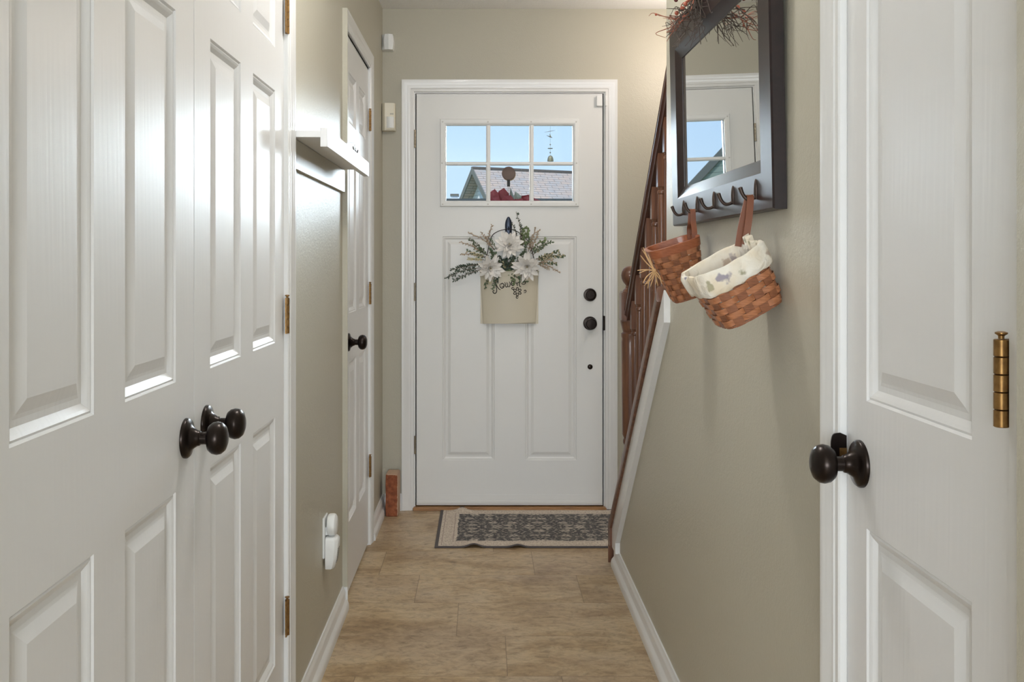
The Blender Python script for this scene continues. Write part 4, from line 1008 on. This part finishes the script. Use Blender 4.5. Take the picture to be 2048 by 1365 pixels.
# a drooping tuft further along the top rail
for _ in range(20):
    a = mm(2.02 + rng.gauss(0, .015), MZ1 + .02, .045); twig(a, a + Vector((rng.uniform(-.03, .005), rng.gauss(0, .035), rng.uniform(-.115, -.03))), .0013, 2)
for b_ in (tw, tr2):
    for v_ in b_.bm.verts:
        v_.co.x = min(v_.co.x, XR - 0.004)
tag(tw.build('twigs', M['twig'], gar, smooth=60), kind='stuff'); tag(tr2.build('rusty_twigs', M['twig_red'], gar, smooth=60), kind='stuff')
for p, r_, dk in berries: MB().sphere(p, r_, 12).build('berry', M['berry_dark'] if dk else M['berry'], gar, smooth=60)

# ------------------------------------------------------------------ outside the door
struct(MB().box(-30, 30, 4.93, 90, -0.5, -0.25).build('ground', new_mat('lawn', srgb(96, 110, 78), 0.95)))
struct(MB().box(-1.2, 1.8, 4.93, 6.4, -0.25, -0.03).build('porch_floor', new_mat('porch_concrete', srgb(170, 168, 162), 0.9)))
def shingles(name, cols, sc):
    m = new_mat(name, cols[0], 0.95); k = N(m); v = k.coords()
    bt = k.n('ShaderNodeTexBrick'); bt.inputs['Scale'].default_value = 1.0; bt.inputs['Brick Width'].default_value = 0.5; bt.inputs['Row Height'].default_value = 0.13; bt.inputs['Mortar Size'].default_value = 0.012
    bt.inputs['Color1'].default_value = (0, 0, 0, 1); bt.inputs['Color2'].default_value = (1, 1, 1, 1); bt.inputs['Mortar'].default_value = (.5, .5, .5, 1); k.l(v, bt.inputs['Vector'])
    c = k.ramp(bt.outputs['Color'], [(0.0, cols[0]), (0.5, cols[1]), (1.0, cols[2])])
    c = k.mix(0.72, c, k.ramp(k.noise(v, 1.6, 5, 0.8), [(0.35, cols[1]), (0.6, cols[2])])); c = k.mix(bt.outputs['Fac'], c, cols[3]); k.l(c, k.b.inputs['Base Color']); return m
M['shingle'] = shingles('weathered_brown_grey_shingles', [srgb(158, 158, 158), srgb(196, 170, 148), srgb(168, 166, 162), srgb(128, 120, 112)], 1)
def siding(name, col, rowh=0.12):
    m = new_mat(name, col, 0.6); k = N(m); g = k.n('ShaderNodeTexCoord'); sp = k.n('ShaderNodeSeparateXYZ'); k.l(g.outputs['Object'], sp.inputs[0])
    f = k.math('FRACT', k.math('DIVIDE', sp.outputs['Z'], rowh)); e = k.math('LESS_THAN', f, 0.10)
    k.l(k.mix(e, col, (col[0] * .55, col[1] * .55, col[2] * .55, 1)), k.b.inputs['Base Color']); return m
M['sid_white'] = siding('white_lap_siding', srgb(226, 230, 232), 0.14); M['sid_sage'] = siding('sage_lap_siding', srgb(150, 162, 146), 0.16)
M['soffit'] = new_mat('tan_soffit', srgb(150, 136, 116), 0.8); M['fascia'] = new_mat('grey_fascia', srgb(112, 112, 102), 0.6); M['gutter'] = new_mat('dark_gutter', srgb(74, 78, 78), 0.5)
# neighbour house: local frame, ridge along +x, gable end at x = 0
def house(name, apex, ang, pitch, half, length, over, wallm, label):
    r = empty(name, (apex[0], apex[1], -0.25), label, 'house'); mt = Matrix.Translation(Vector(apex)) @ Matrix.Rotation(ang, 4, 'Z')
    dr = pitch * half
    for sgn in (-1, 1):
        b = MB(); b.prism([(0, 0), (sgn * half, -dr), (sgn * half, -dr - .16), (0, -.16)], lambda y, z: Vector((0, y, z)), lambda y, z: Vector((length, y, z)))
        # the slab's own frame runs along the slope so that the courses follow it
        L_ = math.hypot(half, dr); a_ = math.atan2(-dr, sgn * half)
        b.bm.free(); b = MB(); b.box(0, length, 0, L_, -.16, 0)
        o = b.build('roof', M['shingle'], None, org=(0, 0, 0)); o.parent = r
        rot = Matrix.Rotation(a_, 4, 'X') if sgn > 0 else Matrix.Rotation(PI, 4, 'Z') @ Matrix.Translation((-length, 0, 0)) @ Matrix.Rotation(math.atan2(-dr, half), 4, 'X')
        o.matrix_parent_inverse = Matrix.Identity(4); o.matrix_local = Matrix.Translation(Vector((0, 0, apex[2] + .25))) @ Matrix.Rotation(ang, 4, 'Z') @ rot
    b = MB(); b.prism([(-half + .25, -dr + .1), (-half + .25, -apex[2] - .25), (half - .25, -apex[2] - .25), (half - .25, -dr + .1), (0, -.18)], lambda y, z: Vector((over, y, z)), lambda y, z: Vector((length - over, y, z)))
    b.xform(mt); b.build('wall', wallm, r)
    for sgn in (-1, 1):
        b = MB(); b.prism([(0, .02), (sgn * half, -dr + .02), (sgn * half, -dr - .24), (0, -.24)], lambda y, z: Vector((-.03, y, z)), lambda y, z: Vector((.01, y, z))); b.xform(mt); b.build('fascia_board', M['fascia'], r)
        b = MB(); b.prism([(0, -.17), (sgn * half, -dr - .17), (sgn * half, -dr - .20), (0, -.20)], lambda y, z: Vector((.011, y, z)), lambda y, z: Vector((over, y, z))); b.xform(mt); b.build('soffit', M['soffit'], r)
    b = MB(); b.box(-.02, length, -.09, .09, -.05, .03); b.xform(mt); b.build('ridge_cap', new_mat('ridge_cap_shingles', srgb(104, 96, 88), 0.95), r)
    return r
house('neighbor_house', (-0.41, 36.0, 4.68), math.atan2(0.424, 0.905), 0.96, 4.2, 12, 0.42, M['sid_white'], 'house across the street with brown shingle roof and white gable, seen through the door window')
house('neighbor_house', (-7.25, 23.6, 5.9), R(125), 0.9, 3.3, 9, 0.05, M['sid_sage'], 'sage green sided house whose steep gable shows in the mirror')
ga = empty('garage', (1.5, 20, -0.25), 'low grey-roofed garage whose gutter line crosses the bottom of the door window', 'garage')
MB().box(-2.5, 7, 20, 26, -.25, 2.25).build('wall', M['sid_white'], ga)
MB().box(-2.7, 7.2, 19.8, 26.2, 2.25, 2.49).build('roof_edge', M['gutter'], ga)
MB().box(-0.90, -0.72, 27, 27.3, -.25, 3.02).build('chimney', new_mat('white_painted_chimney', srgb(220, 226, 228), 0.8), ga)
MB().box(-0.93, -0.69, 26.97, 27.33, 3.02, 3.08).build('chimney_cap', M['fascia'], ga)
# wind chime under the porch roof
ch = empty('wind_chime', P(1100.5, 245, 5.7), 'slender dark metal wind chime hanging outside behind the upper corner pane', 'wind chime')
yc = 5.7; cp = lambda x, y: P(x, y, yc); M['chime'] = new_mat('weathered_copper', srgb(112, 110, 92), 0.5, 0.5)
struct(MB().box(0.2, 1.8, 5.62, 5.78, 2.30, 2.42).build('trim_14', M['trim']))
MB().tube([Vector((cp(1100.5, 322).x, yc, 2.301)), cp(1100.5, 322)], .0006, 5).build('string', M['chime'], ch)
MB().tube([cp(1089, 264.5), cp(1097, 263.5), cp(1101, 262.5), cp(1110, 261)], [.001, .0025, .003, .001], 8, flat=((0, 0, 1), .5)).build('crossbar', M['chime'], ch)
MB().tube([cp(1093, 271), cp(1098, 273), cp(1101, 274), cp(1104.5, 275.5)], [.001, .004, .006, .002], 8, flat=((0, 0, 1), .6)).tube([cp(1099.5, 268), cp(1101, 274)], [.001, .005], 8).build('bird_ornament', M['chime'], ch, smooth=50)
MB().sphere(cp(1100.5, 289.5), .0042, 10).build('bead', M['chime'], ch, smooth=60); MB().sphere(cp(1100.5, 305.5), .0045, 10).build('bead', M['chime'], ch, smooth=60)
MB().lathe([(.002, -.003), (.015, -.002), (.015, .001), (.002, .002)], cp(1100.5, 297), (0, 0, 1), 18).build('disc', M['chime'], ch, smooth=40)
cb0 = cp(1101, 323); MB().lathe([(.019, 0), (.0185, .010), (.016, .022), (.011, .031), (.004, .0345), (0, .035)], cb0, (0, 0, 1), 24).build('bell', M['chime'], ch, smooth=50)
# round copper disc hanger and the red mesh wreath on the outer face of the door
wh = empty('wreath_hanger', P(1017, 380, 4.83), 'dark round copper disc hanger standing against the middle lower pane outside', 'hanger')
M['copper'] = new_mat('dark_copper_disc', srgb(96, 72, 60), 0.5, 0.3); dc = P(1017.3, 347, 4.84)
MB().lathe([(.0345, 0), (.0345, .003), (.031, .005), (.029, .0038), (0, .0045)], dc + Vector((0, .003, 0)), (0, -1, 0), 40).build('disc', M['copper'], wh, smooth=35)
MB().lathe([(.034, 0), (.034, .002), (0, .002)], dc + Vector((.002, .009, -.004)), (0, -1, 0), 40).build('backing_disc', new_mat('tan_edge', srgb(190, 160, 120), 0.6), wh, smooth=35)
s0, s1 = P(1017, 360, 4.835), P(1018, 373.5, 4.835)
MB().box(s0.x - .0075, s0.x + .0075, 4.830, 4.836, s1.z, s0.z, .001).build('clip', M['black'], wh)
MB().tube([P(1016, 373, 4.835), P(1018, 395, 4.85)], .0009, 6).tube([P(1019.5, 373, 4.835), P(1020.5, 395, 4.85)], .0009, 6).build('wire_rod', M['chime'], wh)
wr_ = empty('mesh_wreath', P(1017, 470, 4.84), 'red mesh ribbon wreath outside the front door, peaks showing in the lower panes', 'wreath')
m = new_mat('red_mesh_ribbon', srgb(112, 20, 32), 0.5); k = N(m); bb_ = k.b; bb_.inputs['Alpha'].default_value = 1.0; M['redmesh'] = m
M['greymesh'] = new_mat('grey_green_mesh_ribbon', srgb(120, 124, 112), 0.6)
def peak(pts, mat, y, fold=.012):
    b = MB(); pv = [P(px, py, y) for px, py in pts]; c_ = sum(pv, Vector()) / len(pv) - Vector((0, fold, 0)); cv = b.bm.verts.new(c_); vs = [b.bm.verts.new(p) for p in pv]
    for i in range(len(vs)): b.bm.faces.new((vs[i], vs[(i + 1) % len(vs)], cv))
    o = b.build('ribbon_peak', mat, wr_); sm = o.modifiers.new('thick', 'SOLIDIFY'); sm.thickness = .0012; return o
for i, (pts, mt_, y) in enumerate([
    ([(972, 408), (981, 384), (989.5, 378.5), (996, 386), (1002, 408)], 'redmesh', 4.850), ([(992, 408), (997, 383), (1008, 376), (1018, 388), (1019, 408)], 'redmesh', 4.862), ([(1000, 408), (1006, 392), (1022, 391), (1034, 408)], 'redmesh', 4.842),
    ([(1020, 396), (1021, 375), (1027, 392), (1030, 404)], 'greymesh', 4.850), ([(1028, 392), (1031, 383), (1043, 393), (1040, 404), (1030, 402)], 'greymesh', 4.842), ([(1036, 410), (1044, 394), (1056, 389.5), (1063, 398), (1066, 410)], 'redmesh', 4.852),
    ([(1060, 412), (1067, 396), (1074, 399), (1086, 404), (1090, 412)], 'redmesh', 4.856), ([(978, 410), (984, 396), (996, 394), (1006, 410)], 'redmesh', 4.838), ([(1024, 410), (1030, 398), (1044, 397), (1052, 410)], 'redmesh', 4.838)]):
    peak(pts, M[mt_], y)
wc = P(1017, 455, 4.845)
for i in range(22):
    a = 2 * PI * i / 22; rr = .135; c_ = wc + Vector((math.sin(a) * rr, 0, math.cos(a) * rr)); b = MB(); nr = Vector((math.sin(a), 0, math.cos(a))); tg = Vector((nr.z, 0, -nr.x))
    if math.cos(a) > .86: continue
    q = [c_ - nr * .04 - tg * .03, c_ + nr * .03 - tg * .035, c_ + nr * .06, c_ + nr * .03 + tg * .035, c_ - nr * .04 + tg * .03]; cv = b.bm.verts.new(c_ + Vector((0, .03, 0))); vs = [b.bm.verts.new(p) for p in q]
    for j in range(5): b.bm.faces.new((vs[j], vs[(j + 1) % 5], cv))
    o = b.build('ribbon_peak', M['redmesh'], wr_); sm = o.modifiers.new('thick', 'SOLIDIFY'); sm.thickness = .0012
